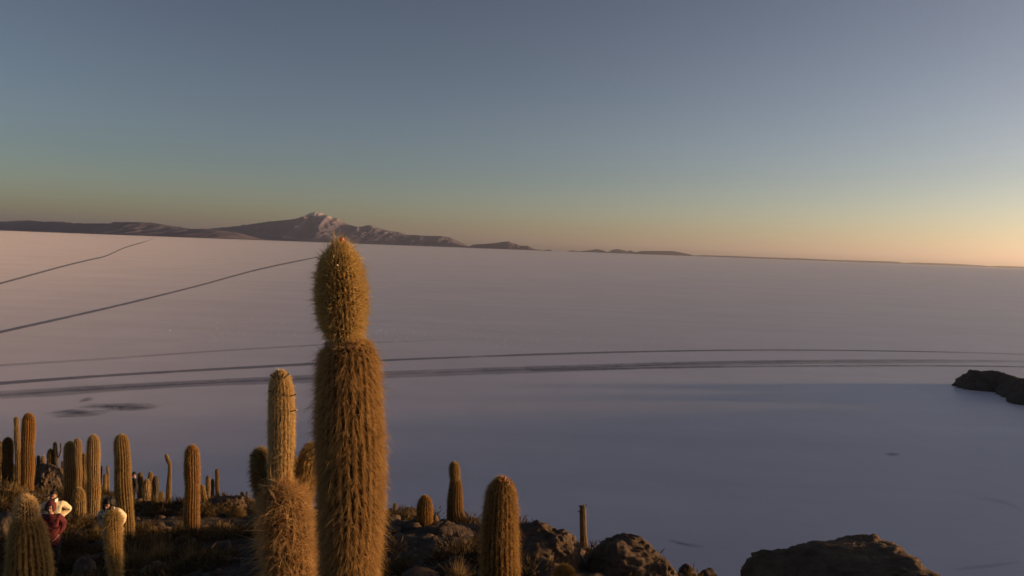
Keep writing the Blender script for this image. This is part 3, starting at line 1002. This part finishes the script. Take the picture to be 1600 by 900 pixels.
# --- the others: (tip x, tip y, foot x, foot y, width, depth)
def dome_rows(tx, ty, bx, by, w, d, fuzz, wb=1.0, waist=None):
    rows = []
    hd = 0.62 * w
    for f in (0.0, 0.05, 0.18, 0.4, 0.7, 1.0):
        rr = w / 2 * math.sqrt(max(0, 1 - (1 - f) ** 2)) * (0.92 if f < 1 else 0.95)
        y = ty + hd * f
        k = (y - ty) / max(1, by - ty)
        x = tx + (bx - tx) * k
        rows.append((y, x - rr, x + rr))
    n = 6
    for i in range(1, n + 1):
        y = ty + hd + (by - ty - hd) * i / n
        k = (y - ty) / max(1, by - ty)
        x = tx + (bx - tx) * k + math.sin(i * 1.7 + tx) * 0.035 * w
        ww = w * (1 + (wb - 1) * (i / n)) * (1 + 0.06 * math.sin(i * 2.3 + tx * 1.7 + ty))
        if waist and abs(k - waist) < 0.07:
            ww *= 0.86
        rows.append((y, x - ww / 2, x + ww / 2))
    return rows_px(rows, d, fuzz, 1.0)


SMALL = [
    # tx, ty, bx, by, w, d, spine material, base factor, label, extra arms, dead
    (12, 684, 12, 768, 15, 30, 'sp_olive', 1.0, 'slim cactus column first inside the left edge', [], 0),
    (-1, 690, -2, 768, 14, 31, 'sp_olive', 1.0, 'cactus cut off by the left edge', [], 0),
    (25, 651, 29, 728, 8, 40, 'sp_straw', 1.2, 'thin pale cactus pole behind the tall orange left column', [], 0),
    (45, 646, 42, 772, 18, 30, 'sp_orange', 1.0, 'tallest orange cactus near the left edge', [], 0),
    (79, 701, 79, 735, 10, 45, 'sp_olive', 1.1, 'squat dark cactus beside the bare forked one on the left ridge', [], 0),
    (86, 690, 88, 735, 7, 45, 'sp_olive', 1.0, 'dark forked cactus with a thin twisted arm on the left ridge', [[(95, 694), (95, 703), (93, 711), (90, 716)]], 1),
    (54, 713, 54, 730, 5, 46, 'sp_olive', 1.0, 'tiny dark cactus next to the tall orange left column', [], 1),
    (60, 711, 60, 730, 5.5, 46, 'sp_olive', 1.0, 'tiny dark cactus in the middle of three on the left ridge', [], 1),
    (67, 712, 67, 730, 7, 46, 'sp_straw', 1.0, 'tiny pale cactus left of the squat dark one', [], 0),
    (98, 720, 98, 738, 5, 44, 'sp_rust', 1.0, 'tiny brown cactus against the left flank of a lit column', [], 0),
    (109, 690, 110, 785, 17, 28, 'sp_gold', 1.05, 'golden cactus column straight above the bearded man', [], 0),
    (121, 685, 122, 765, 12, 34, 'sp_rust', 1.0, 'dark brown column tucked behind the one above the bearded man', [], 0),
    (132, 708, 131, 765, 9, 36, 'sp_gold', 1.0, 'small golden cactus between two columns on the left', [], 0),
    (146, 680, 146, 806, 18, 28, 'sp_gold', 1.0, 'straight golden column between the bearded man and the curly-haired person', [], 0),
    (123, 763, 124, 812, 18, 25, 'sp_gold', 1.0, 'stubby cactus at the right shoulder of the bearded man', [], 0),
    (159, 727, 158, 752, 3.2, 46, 'sp_olive', 1.0, 'thin dark cactus rod right of the straight golden column', [], 1),
    (164, 740, 164, 758, 6, 44, 'sp_gold', 1.0, 'tiny rounded cactus right of the straight golden column', [], 0),
    (168, 728, 169, 756, 4.5, 46, 'sp_straw', 1.0, 'thin pale cactus just left of the tapering tall column', [], 0),
    (189, 679, 197, 846, 22, 22.5, 'sp_gold', 1.15, 'tall tapering golden column behind the curly-haired person', [], 0),
    (203, 721, 202, 775, 6, 38, 'sp_gold', 1.0, 'slim cactus half hidden behind the tapering tall column', [], 0),
    (219, 738, 219, 786, 9, 42, 'sp_olive', 1.0, 'brown-topped cactus in the crowded cluster behind, next to the dark-clothed walker', [], 0),
    (229, 748, 229, 788, 11, 41, 'sp_straw', 1.0, 'pale cactus in the middle of the crowded cluster', [], 0),
    (235, 737, 237, 786, 8, 43, 'sp_straw', 1.0, 'grey-topped cactus just behind the pale one in the crowded cluster', [], 0),
    (243, 743, 243, 790, 10, 42, 'sp_olive', 1.2, 'dark wide cactus at the right end of the crowded cluster', [], 1),
    (252, 768, 253, 792, 8, 39, 'sp_gold', 1.0, 'stubby lit cactus left of the thin bent one', [], 0),
    (300, 696, 300, 864, 22, 22, 'sp_orange', 1.0, 'tall orange column standing alone left of the branched cactus', [], 0),
    (315, 757, 320, 786, 9, 34, 'sp_gold', 1.1, 'stubby cactus leaning at the right side of the tall orange column', [], 0),
    (325, 743, 325, 782, 7.5, 37, 'sp_straw', 1.0, 'pale small cactus, first of three right of the tall orange column', [], 0),
    (332, 748, 332, 782, 5.5, 38, 'sp_olive', 1.0, 'dark small cactus, middle of three right of the tall orange column', [], 0),
    (339, 732, 340, 782, 6.5, 38, 'sp_rust', 1.0, 'slim brown cactus, last and tallest of three right of the tall orange column', [], 0),
    (349, 769, 349, 782, 5, 38, 'sp_olive', 1.0, 'tiny cactus stump just right of the three small cacti', [], 0),
    (378, 768, 378, 786, 6.5, 37, 'sp_gold', 1.0, 'tiny brown cactus near the branched one, first of a pair', [], 0),
    (386, 768, 386, 786, 5, 37, 'sp_olive', 1.0, 'tiny dark cactus near the branched one, second of a pair', [], 0),
    (664, 775, 663, 842, 24, 18.6, 'sp_orange', 1.05, 'short stout orange cactus right of the giant', [], 0),
]
for i, (tx, ty, bx, by, w, d, mt, wb, lab, arms, dead) in enumerate(SMALL):
    big = w > 14
    wid = 0.0030 if big else 0.0048
    wid *= d / 25.0
    ln = min(0.05, 0.055 * w * d / FPX / 0.35)
    stems = [dome_rows(tx, ty, bx, by, w, d, 0.4, wb)]
    for a in arms:
        aw = 2.2 if dead else 4.2
        pts = [(y, x - aw, x + aw) for x, y in a]
        pts = [(pts[0][0] - 2, a[0][0] - 0.4, a[0][0] + 0.4)] + [(y, l + aw * 0.5 if dead else l, r - aw * 0.5 if dead else r) for y, l, r in pts]
        stems.append(rows_px(pts, d, 0.2))
    stem_cactus('cactus', lab, stems, mt, 'flesh_dead' if dead else 'flesh_old', ribs=18 if big else 12, spacing=0.05 if big else 0.09,
                per=(22 if big else 12) if not dead else 3, length=ln, width=wid, droop=0.5, tilt=-0.1, seed=100 + i * 7, two=big, step=0.03 if big else 0.06, per_rib=6 if big else 4, depth=0.2)

# thin bent cactus, tall notched one and the bare pole on the right
stem_cactus('cactus', 'thin bent cactus with a hooked tip on the left skyline', [
    rows_px([(709, 259.5, 260.5), (711, 257.5, 262), (716, 258, 264), (721, 260, 266.5), (727, 262.5, 268), (740, 262, 268), (760, 260, 268), (786, 258.5, 267.5)], 40, 0.2, 1.0)],
    'sp_straw', 'flesh_old', ribs=12, spacing=0.09, per=10, length=0.03, width=0.006, droop=0.4, seed=201, two=False, step=0.05, per_rib=4)
stem_cactus('cactus', 'bottle-shaped cactus with a narrow golden top, left of the fat blunt one', [
    (rows_px([(748, 711, 712), (750, 704, 719), (760, 702, 722), (780, 699, 723), (800, 698, 725), (818, 697, 730), (828, 696, 732)], 21.5, 0.5, 1.0), dict(mat='sp_rust')),
    rows_px([(722, 709, 711), (724, 704, 715), (730, 702, 718), (740, 702, 718.5), (750, 704, 718), (756, 706, 717)], 21.5, 0.5)],
    'sp_gold', 'flesh_old', ribs=18, spacing=0.045, per=22, length=0.04, width=0.0028, droop=0.5, seed=207, step=0.025).children[1].name = 'cactus_head'
pole = stem_cactus('cactus', 'bare pale pole-like cactus behind the boulders right of centre', [
    rows_px([(790, 909, 913), (791, 906, 915), (800, 905.5, 915.5), (820, 905.5, 916), (840, 906, 917), (860, 905, 919)], 38, 0.1, 1.0)],
    'sp_straw', 'flesh_old', ribs=14, spacing=0.06, per=14, length=0.022, width=0.0048, droop=0.8, seed=213, two=False, step=0.05, per_rib=4)
for px, py, dx in ((906, 791, (-.8, -.3, .5)), (912, 790, (.3, -.4, 1)), (905.5, 799, (-1, -.2, .1)), (915, 791, (.5, -.3, 1))):
    bud(pole, at(px, py, 37.9), dx, 0.06, 0.028, 'bud_dark', 'bud_dark', 1.2)
for nm, px, py, d in (('x', 181, 704, 22.4),):
    for o in bpy.data.objects:
        if o.get('label', '').startswith('tall tapering golden'):
            bud(o, at(182, 704, 22.4), (-1, -.2, .5), 0.06, 0.02, 'bud_dark', 'bud_dark', 1.4)
stem_cactus('cactus', 'tiny curved cactus on the jagged rock pile right of the giant', [
    rows_px([(786, 616.5, 618), (788, 614.5, 620), (794, 613.5, 619.5), (800, 611.5, 618), (808, 610.5, 617)], 26, 0.1, 1.0)],
    'sp_straw', 'flesh_old', ribs=10, spacing=0.08, per=12, length=0.02, width=0.004, seed=219, two=False, step=0.04, per_rib=4)
stem_cactus('cactus', 'low bright yellow ball cactus peeking over the bottom edge', [
    rows_px([(886, 881, 883), (888, 873, 891), (893, 868, 896), (902, 866, 899), (915, 869, 896)], 9.0, 0.2, 0.8)],
    'sp_orange', 'flesh', ribs=20, spacing=0.02, per=22, length=0.035, width=0.0022, droop=0.1, tilt=0.2, seed=223, step=0.012)


# ------------------------------------------------------------------ dry tussocks, shrubs, loose stones
def tuft_arrays(n, length, width, spread, g, curl=0.5, flat=1.0, rad=0.06):
    a = g.uniform(0, 2 * np.pi, n)
    tilt = np.abs(g.normal(0, spread, n))
    tilt = np.clip(tilt, 0, 1.45)
    d = np.stack([np.cos(a) * np.sin(tilt), np.sin(a) * np.sin(tilt), np.cos(tilt) * flat], -1)
    L = length * g.lognormal(-0.1, 0.3, n)
    b = np.stack([np.cos(a), np.sin(a), np.zeros(n)], -1) * (g.random(n) ** 0.5 * rad)[:, None]
    side = np.cross(d, g.normal(0, 1, (n, 3))); side /= np.linalg.norm(side, axis=1, keepdims=True)
    w = width * g.uniform(0.6, 1.3, n)
    mid = b + d * (L * 0.55)[:, None]
    tip = b + d * L[:, None] + np.array((0, 0, -1.0)) * (L * curl * np.sin(tilt) * 0.5)[:, None] + g.normal(0, 0.06, (n, 3)) * L[:, None]
    v = np.stack([b - side * w[:, None], b + side * w[:, None], mid + side * w[:, None] * .8, mid - side * w[:, None] * .8, tip], 1).reshape(-1, 3)
    o = np.arange(n)[:, None] * 5
    tr = np.stack([np.zeros(n), np.zeros(n), np.full(n, .6), np.full(n, .6), np.ones(n)], 1).reshape(-1)
    return v, [o + np.array([[0, 1, 2, 3]]), o + np.array([[3, 2, 4]])], tr, np.repeat(g.random(n), 5)


def shrub_arrays(n, rx, rz, g):
    """A rounded dry bush: short twigs filling a lumpy dome."""
    a = g.uniform(0, 2 * np.pi, n); u = g.random(n) ** 0.4; ph = np.arccos(g.uniform(0.0, 1, n))
    lump = 1 + 0.28 * np.sin(3 * a + ph * 4) * np.cos(2 * a + 1.3)
    c = np.stack([np.cos(a) * np.sin(ph) * rx, np.sin(a) * np.sin(ph) * rx, np.cos(ph) * rz], -1) * (u * lump)[:, None]
    d = c / np.maximum(np.linalg.norm(c, axis=1, keepdims=True), 1e-6) * 0.7 + np.array((0, 0, 0.5)) + g.normal(0, 0.5, (n, 3))
    d /= np.linalg.norm(d, axis=1, keepdims=True)
    L = 0.30 * rx * g.lognormal(0, 0.3, n)
    side = np.cross(d, g.normal(0, 1, (n, 3))); side /= np.linalg.norm(side, axis=1, keepdims=True)
    w = 0.012 * rx / 0.35 * g.uniform(0.6, 1.4, n)
    v = np.stack([c - side * w[:, None], c + side * w[:, None], c + d * L[:, None]], 1).reshape(-1, 3)
    o = np.arange(n)[:, None] * 3
    tr = np.stack([np.full(n, .2), np.full(n, .2), np.ones(n)], 1).reshape(-1)
    return v, [o + np.array([[0, 1, 2]])], tr, np.repeat(g.random(n), 3)


def tint_mesh(name, parts, mat):
    V, F4, F3, tr, ti, n = [], [], [], [], [], 0
    for vs_, F, a, b in parts:
        V.append(vs_); tr.append(a); ti.append(b)
        for f in F:
            (F4 if f.shape[1] == 4 else F3).append(f + n)
        n += len(vs_)
    me = mesh_np(name, np.vstack(V), ([np.vstack(F4)] if F4 else []) + ([np.vstack(F3)] if F3 else []), [M[mat]], smooth=False)
    ca = me.color_attributes.new('tint', 'FLOAT_COLOR', 'POINT')
    tr = np.concatenate(tr); ti = np.concatenate(ti)
    ca.data.foreach_set('color', np.stack([tr, ti, np.zeros_like(tr), np.ones_like(tr)], -1).astype(np.float32).reshape(-1))
    return me


PLANTS = [
    # px, py (foot), depth, width px, height px, kind, label
    (208, 868, 18.5, 44, 28, 'tuft', 'bright dry grass tussock right of the short brown cactus at the bottom left'),
    (250, 876, 18.5, 50, 26, 'tuft', 'dry grass tussock above the lit stone edge, middle of three'),
    (306, 898, 17.5, 70, 26, 'tuft', 'broad dull tussock at the bottom edge left of the branched cactus'),
    (12, 905, 16.5, 34, 26, 'tuft', 'tussock in the bottom left corner beside the broad golden cactus'),
    (132, 905, 16.5, 40, 22, 'tuft', 'tussock at the bottom edge right of the maroon coat'),
    (122, 868, 18.6, 30, 22, 'shrub', 'brown shrub just right of the legs in black trousers'),
    (150, 838, 23, 46, 22, 'shrub', 'low grey shrub under the straight golden column'),
    (95, 775, 29, 30, 16, 'shrub', 'dark shrub behind the bearded man'),
    (20, 790, 25, 44, 26, 'shrub', 'grey shrub behind the broad golden cactus, below the slim left columns'),
    (235, 832, 24, 40, 22, 'shrub', 'grey shrub between the tapering column and the tall orange column'),
    (246, 795, 36, 26, 12, 'tuft', 'small yellow tussock below the crowded cactus cluster'),
    (372, 806, 31, 26, 18, 'shrub', 'lit shrub below the tiny pair of cacti left of the branched one'),
    (395, 800, 32, 22, 14, 'shrub', 'small shrub behind the branched cactus at its left'),
    (345, 830, 26, 40, 18, 'shrub', 'dark shrub right of the tall orange column'),
    (962, 900, 14.5, 62, 24, 'shrub', 'golden brush between the two brown boulders'),
    (1192, 905, 11, 46, 20, 'shrub', 'orange dry brush at the left end of the widest dark boulder'),
    (1120, 903, 14.5, 30, 14, 'shrub', 'short dry brush beside the small low rock at the bottom edge'),
    (716, 900, 12.0, 22, 26, 'tuft', 'thin dry tuft left of the fat blunt cactus at the bottom edge'),
    (640, 850, 20, 30, 18, 'shrub', 'dark shrub left of the short stout orange cactus'),
]
for i, (px, py, d, w, h, kind, lab) in enumerate(PLANTS):
    p = at(px, py, d)
    p[2] = float(ground_z(p[0], p[1])[0]) - 0.02
    g = np.random.default_rng(500 + i)
    ww, hh = w * d / FPX / 2, h * d / FPX
    if kind == 'tuft':
        parts = [tuft_arrays(420, hh * 1.25, 0.0045 * d / 18, 0.62, g, rad=ww * 0.45)]
        o = link('grass_tussock', tint_mesh('grass_tussock', parts, 'grass'), loc=p)
        tag(o, lab, 'grass tussock')
    else:
        parts = [shrub_arrays(1100, ww, hh * 0.85, g)]
        o = link('shrub', tint_mesh('shrub', parts, 'grass' if 'golden' in lab or 'orange' in lab or 'lit' in lab else 'grass_grey'), loc=p)
        tag(o, lab, 'shrub')


def scatter(n, seed):
    g = np.random.default_rng(seed)
    out = []
    while len(out) < n:
        d = g.uniform(11, 47); px = g.uniform(-40, 1130)
        if px > 420 and d > 26 and px < 1130 and g.random() < 0.6:
            continue
        v = ray(px, 840)
        out.append((v.x * d, d))
    out = np.array(out)
    z = ground_z(out[:, 0], out[:, 1])
    return np.column_stack([out, z]), g


def build_ground_cover():
    pts, g = scatter(2600, 71)
    clump = fbm(np.column_stack([pts[:, :2] * 0.22, np.zeros(len(pts))]), 3, 77)
    parts = []
    for p, c in zip(pts, clump):
        if c < -0.28 or (p[0] / p[1] > -0.30 and g.random() < 0.9):
            continue
        far = p[1] / 20
        if g.random() < 0.12:
            v, F, tr, ti = tuft_arrays(80, g.uniform(0.16, 0.34), 0.004 * far, 0.65, g, rad=0.12)
        else:
            r = g.uniform(0.18, 0.48)
            v, F, tr, ti = shrub_arrays(240, r, r * g.uniform(0.5, 0.9), g)
        parts.append((v + p - (0, 0, 0.02), F, tr, ti))
    me = tint_mesh('dry_undergrowth', parts, 'scrub')
    tag(link('dry_undergrowth', me), 'low dry scrub covering the shaded island slope', 'undergrowth', kind='stuff')


build_ground_cover()


def build_rubble():
    pts, g = scatter(1100, 83)
    bm = bmesh.new(); bmesh.ops.create_icosphere(bm, subdivisions=2, radius=1.0)
    bv = np.array([v.co[:] for v in bm.verts]); bf = np.array([[v.index for v in f.verts] for f in bm.faces]); bm.free()
    V, F, n = [], [], 0
    for i, p in enumerate(pts):
        s = min(g.lognormal(-2.5, 0.65), 0.5)
        k = 1 + 0.5 * vnoise(bv * 1.6 + i * 7.1, 5) + 0.22 * vnoise(bv * 3.5 + i, 6)
        q = bv * k[:, None] * (s * g.uniform(0.8, 1.5), s * g.uniform(0.8, 1.3), s * g.uniform(0.4, 0.75))
        a = g.uniform(0, 6.28); ca, sa = math.cos(a), math.sin(a)
        q = np.stack([q[:, 0] * ca - q[:, 1] * sa, q[:, 0] * sa + q[:, 1] * ca, q[:, 2]], -1)
        V.append(q + p + (0, 0, s * 0.05)); F.append(bf + n); n += len(bv)
    me = mesh_np('loose_rubble', np.vstack(V), [np.vstack(F)], [M['rock']], smooth=False)
    tag(link('loose_rubble', me), 'loose stones strewn over the island slope', 'rubble', kind='stuff')


build_rubble()


# ------------------------------------------------------------------ people
def skin_mesh(name, verts, edges, radii, mat, root=0, sub=2):
    me = bpy.data.meshes.new(name + '_cage')
    me.from_pydata([tuple(v) for v in verts], edges, [])
    o = bpy.data.objects.new(name + '_cage', me)
    COL.objects.link(o)
    sk = o.modifiers.new('skin', 'SKIN')
    sk.use_smooth_shade = True
    sk.branch_smoothing = 0.6
    ld = me.skin_vertices[0].data
    for i, r in enumerate(radii):
        ld[i].radius = r if isinstance(r, tuple) else (r, r)
        ld[i].use_root = (i == root)
    ss = o.modifiers.new('sub', 'SUBSURF'); ss.levels = sub; ss.render_levels = sub
    dg = bpy.context.evaluated_depsgraph_get()
    dg.update()
    res = bpy.data.meshes.new_from_object(o.evaluated_get(dg))
    bpy.data.objects.remove(o)
    bpy.data.meshes.remove(me)
    res.name = name
    res.materials.clear(); res.materials.append(M[mat])
    return res


def puff(me, amp, freq, seed, zonly=None):
    co = np.empty(len(me.vertices) * 3, dtype=np.float32); me.vertices.foreach_get('co', co); co = co.reshape(-1, 3)
    no = np.empty_like(co).reshape(-1); me.vertices.foreach_get('normal', no); no = no.reshape(-1, 3)
    n = fbm(co.astype(float) * freq, 3, seed)
    co = co + no * (amp * n)[:, None].astype(np.float32)
    me.vertices.foreach_set('co', co.reshape(-1)); me.update()


def ellipsoid(name, c, r, mat, cut=None, sub=3, nz=0.0, seed=1):
    bm = bmesh.new(); bmesh.ops.create_icosphere(bm, subdivisions=sub, radius=1.0)
    co = np.array([v.co[:] for v in bm.verts])
    k = 1 + nz * fbm(co * 3.0 + seed, 3, seed) if nz else np.ones(len(co))
    for v, q, kk in zip(bm.verts, co, k):
        v.co = Vector(q * kk * np.asarray(r)) + Vector(c)
    if cut is not None:
        bmesh.ops.delete(bm, geom=[f for f in bm.faces if cut(f.calc_center_median() - Vector(c))], context='FACES')
    for f in bm.faces:
        f.smooth = True
    me = bpy.data.meshes.new(name); bm.to_mesh(me); bm.free()
    me.materials.append(M[mat])
    return me


def person(label, pos, rz, coat='cream', trousers='black', hood=False, hair='short', lean=0.0, head_turn=(0.0, 0.0), hem=0.86, arms='pockets', scale=1.0, beard=False, collar=None, group='people among the cacti'):
    """Built facing -y. The body is one skinned mesh; clothes and hair are its children."""
    root = empty('person', pos, rz)
    root.scale = (scale,) * 3
    tag(root, label, 'person', group)
    sl, cl = math.sin(lean), math.cos(lean)

    def B(x, y, z):                                     # bend the upper body forward about the hips
        zz = z - 0.95
        return (x, y * cl - zz * sl, 0.95 + zz * cl + y * sl) if zz > 0 else (x, y, z)
    sh, el, wr = [], [], []
    for s in (-1, 1):
        sh.append(B(s * 0.175, 0.0, 1.425))
        if arms == 'pockets':
            el.append(B(s * 0.37, 0.10, 1.19)); wr.append(B(s * 0.13, -0.05, 1.04))
        elif arms == 'coat':
            el.append(B(s * 0.27, 0.07, 1.16)); wr.append(B(s * 0.16, -0.07, 0.97))
        else:
            el.append(B(s * 0.30, -0.06, 1.20)); wr.append(B(s * 0.10, -0.24, 1.18))
    V = [(0, 0, 0.95), B(0, 0, 1.12), B(0, 0, 1.32), B(0, 0.01, 1.46), B(0, 0.0, 1.52), B(0, -0.012, 1.585), B(0, -0.015, 1.66), B(0, -0.005, 1.715)]
    Rr = [(0.15, 0.11), (0.135, 0.10), (0.16, 0.11), (0.07, 0.065), (0.055, 0.058), (0.062, 0.075), (0.074, 0.095), (0.055, 0.07)]
    E_ = [(i, i + 1) for i in range(7)]
    for s in (0, 1):
        sx = (-1, 1)[s]
        b = len(V)
        w = Vector(wr[s]); e = Vector(el[s]); fd = (w - e).normalized()
        inn = Vector((-sx, 0, 0))
        palm = w + fd * 0.07
        V += [sh[s], el[s], wr[s], tuple(palm)]
        Rr += [0.06, 0.043, 0.03, (0.036, 0.022)]
        E_ += [(2, b), (b, b + 1), (b + 1, b + 2), (b + 2, b + 3)]
        up = fd.cross(inn).normalized()
        for q, (off, ln) in enumerate(((-0.03, 0.062), (-0.01, 0.075), (0.01, 0.07), (0.03, 0.055))):
            f1 = palm + fd * 0.035 + up * off
            f2 = f1 + fd * ln * 0.5 + inn * 0.01
            f3 = f2 + fd * ln * 0.35 + inn * 0.03
            k = len(V)
            V += [tuple(f1), tuple(f2), tuple(f3)]; Rr += [0.009, 0.0085, 0.0075]
            E_ += [(b + 3, k), (k, k + 1), (k + 1, k + 2)]
        k = len(V)
        t1 = w + fd * 0.03 + up * 0.035
        V += [tuple(t1), tuple(t1 + fd * 0.04 + up * 0.02)]; Rr += [0.011, 0.009]
        E_ += [(b + 2, k), (k, k + 1)]
        b = len(V)
        V += [(sx * 0.095, 0, 0.88), (sx * 0.11, -0.02, 0.50), (sx * 0.115, 0.015, 0.10), (sx * 0.125, -0.13, 0.045)]
        Rr += [0.095, 0.062, 0.042, (0.045, 0.035)]
        E_ += [(0, b), (b, b + 1), (b + 1, b + 2), (b + 2, b + 3)]
    me = skin_mesh('body', V, E_, Rr, 'skin')
    body = link('body', me, root)
    # trousers
    Vt = [(0, 0, 0.97)]; Rt = [(0.165, 0.125)]; Et = []
    for sx in (-1, 1):
        b = len(Vt)
        Vt += [(sx * 0.095, 0, 0.86), (sx * 0.11, -0.02, 0.50), (sx * 0.115, 0.01, 0.13)]
        Rt += [(0.11, 0.115), 0.082, 0.068]
        Et += [(0, b), (b, b + 1), (b + 1, b + 2)]
    mt = skin_mesh('trousers', Vt, Et, Rt, trousers); puff(mt, 0.012, 9, 3)
    link('trousers', mt, root)
    for sx in (-1, 1):
        ms = skin_mesh('shoe', [(sx * 0.115, 0.05, 0.05), (sx * 0.12, -0.05, 0.05), (sx * 0.128, -0.17, 0.04)], [(0, 1), (1, 2)], [(0.05, 0.055), (0.052, 0.05), (0.045, 0.038)], 'black', 0, 2)
        link('shoe', ms, root)
    # coat: torso and sleeves in one garment
    Vc = [(0, 0.0, hem), (0, 0, 0.99), B(0, 0, 1.14), B(0, 0, 1.33), B(0, 0.0, 1.45)]
    Rc = [(0.215, 0.185), (0.205, 0.175), (0.205, 0.17), (0.21, 0.165), (0.105, 0.10)]
    Ec = [(0, 1), (1, 2), (2, 3), (3, 4)]
    for s in (0, 1):
        b = len(Vc)
        Vc += [sh[s], el[s], wr[s]]
        Rc += [0.098, 0.085, 0.07]
        Ec += [(3, b), (b, b + 1), (b + 1, b + 2)]
    mc = skin_mesh('jacket', Vc, Ec, Rc, coat, 1); puff(mc, 0.030, 7, 9); puff(mc, 0.014, 22, 12)
    jk = link('jacket', mc, root)
    # head pieces sit on the head, turned with it
    hc = B(0, -0.012, 1.64)
    yaw, nod = head_turn
    rot = Euler((lean * 0.5 + nod, 0, yaw)).to_matrix()

    def on_head(name, m, parent):
        m.transform(Matrix.Translation(hc) @ rot.to_4x4() @ Matrix.Translation(-Vector(hc)))
        return link(name, m, parent)
    h = Vector(hc)
    on_head('face', ellipsoid('face', h + Vector((0, -0.02, -0.015)), (0.074, 0.088, 0.112), 'skin', nz=0.03, seed=4), body)
    on_head('nose', ellipsoid('nose', h + Vector((0, -0.112, -0.022)), (0.014, 0.020, 0.026), 'skin', sub=2), body)
    for sx in (-1, 1):
        on_head('eye', ellipsoid('eye', h + Vector((sx * 0.031, -0.098, 0.010)), (0.013, 0.009, 0.007), 'eye', sub=2), body)
        on_head('ear', ellipsoid('ear', h + Vector((sx * 0.077, 0.0, -0.012)), (0.010, 0.020, 0.030), 'skin', sub=2), body)
        on_head('eyebrow', ellipsoid('eyebrow', h + Vector((sx * 0.031, -0.100, 0.028)), (0.020, 0.008, 0.005), 'hair', sub=2), body)
    on_head('mouth', ellipsoid('mouth', h + Vector((0, -0.100, -0.062)), (0.023, 0.010, 0.007), 'lip', sub=2), body)
    if beard:
        on_head('beard', ellipsoid('beard', h + Vector((0, -0.022, -0.065)), (0.077, 0.092, 0.070), 'hair', cut=lambda q: q.z > 0.020 or (abs(q.x) < 0.045 and q.z > -0.028 and q.y < 0), nz=0.08), body)
    if hood:
        on_head('hood', ellipsoid('hood', h + Vector((0, 0.02, 0.0)), (0.118, 0.135, 0.150), coat, cut=lambda q: (q.y < -0.060 and abs(q.x) < 0.078 and -0.12 < q.z < 0.075), nz=0.10, sub=4), jk)
        on_head('fringe', ellipsoid('fringe', h + Vector((0, -0.005, 0.06)), (0.085, 0.095, 0.055), 'hair', cut=lambda q: q.z < 0.0 and q.y < -0.03, nz=0.12, seed=8), body)
    elif hair == 'short':
        on_head('hair', ellipsoid('hair', h + Vector((0, 0.008, 0.028)), (0.086, 0.102, 0.100), 'hair', cut=lambda q: q.y < -0.055 and q.z < 0.03 or q.z < -0.055, nz=0.12), body)
    else:
        on_head('hair', ellipsoid('hair', h + Vector((0, 0.03, 0.03)), (0.135, 0.135, 0.135), 'hair', cut=lambda q: (q.y < -0.07 and q.z < 0.02), nz=0.28, sub=4, seed=6), body)
        for sx in (-1, 1):
            on_head('hair_lock', ellipsoid('hair_lock', h + Vector((sx * 0.085, -0.02, -0.09)), (0.035, 0.05, 0.11), 'hair', nz=0.3, seed=11 + sx), body)
    if collar:
        c0 = Vector(B(0, -0.005, 1.49))
        on = ellipsoid('collar', c0, (0.105, 0.115, 0.075), collar, cut=lambda q: q.z > 0.045 or (q.y < -0.06 and abs(q.x) < 0.035), nz=0.08)
        link('collar', on, jk)
    return root


def stand(px, py, d):
    p = at(px, py, d)
    p[2] = float(ground_z(p[0], p[1])[0])
    return p


def stand_head(px, py_head, d, height):
    """Someone whose head top shows at (px, py): feet on the ground below it."""
    best = None
    for dd in np.arange(d - 2.5, d + 2.5, 0.1):
        p = at(px, py_head, dd)
        gap = p[2] - height - float(ground_z(p[0], p[1])[0])
        if best is None or abs(gap) + 0.03 * abs(dd - d) < best[0]:
            best = (abs(gap) + 0.03 * abs(dd - d), p, gap)
    p = best[1]
    return np.array((p[0], p[1], float(ground_z(p[0], p[1])[0]) - 0.01))


PEOPLE = [
    person('bearded man in a cream jacket, hands in pockets, behind the maroon coat', stand_head(84, 763, 19.6, 1.76), R(24), 'cream', 'black', hair='short', beard=True, head_turn=(R(-12), R(12)), collar='white', arms='pockets', scale=1.0, lean=R(4)),
    person('person in a hooded maroon coat and black trousers, head bowed', stand_head(80, 783, 18.6, 1.70), R(18), 'maroon', 'black', hood=True, head_turn=(R(0), R(8)), hem=0.70, arms='coat', scale=0.98, lean=R(5)),
    person('person with dark curly hair and cream jacket, hunched behind a short cactus', stand_head(177, 778, 18.6, 1.62), R(6), 'cream', 'black', hair='long', head_turn=(R(-10), R(4)), arms='coat', lean=R(24), scale=1.0, collar='white'),
    person('dark-clothed walker far behind, left of the crowded cactus cluster', stand_head(210, 738, 41, 1.72), R(-60), 'black', 'black', hair='short', head_turn=(0, R(5)), arms='coat', scale=1.0),
]

# ------------------------------------------------------------------ air
def build_haze(half=230000.0, top=2300.0, dens=1.0e-5):
    x, z0 = half, -1.0
    v = np.array([(a, b, c) for c in (z0, top) for b in (-x, x) for a in (-x, x)], float)
    f = np.array([(0, 2, 3, 1), (4, 5, 7, 6), (0, 1, 5, 4), (2, 6, 7, 3), (0, 4, 6, 2), (1, 3, 7, 5)])
    k = NT('air')
    k.t.nodes.remove(k.b)
    pv = k.n('ShaderNodeVolumePrincipled')
    pv.inputs['Color'].default_value = (0.88, 0.86, 0.94, 1)
    pv.inputs['Density'].default_value = dens
    pv.inputs['Anisotropy'].default_value = 0.7
    k.l(pv.outputs[0], k.out.inputs['Volume'])
    tag(link('haze', mesh_np('haze', v, [f], [k.m], smooth=False)), kind='stuff')


build_haze()
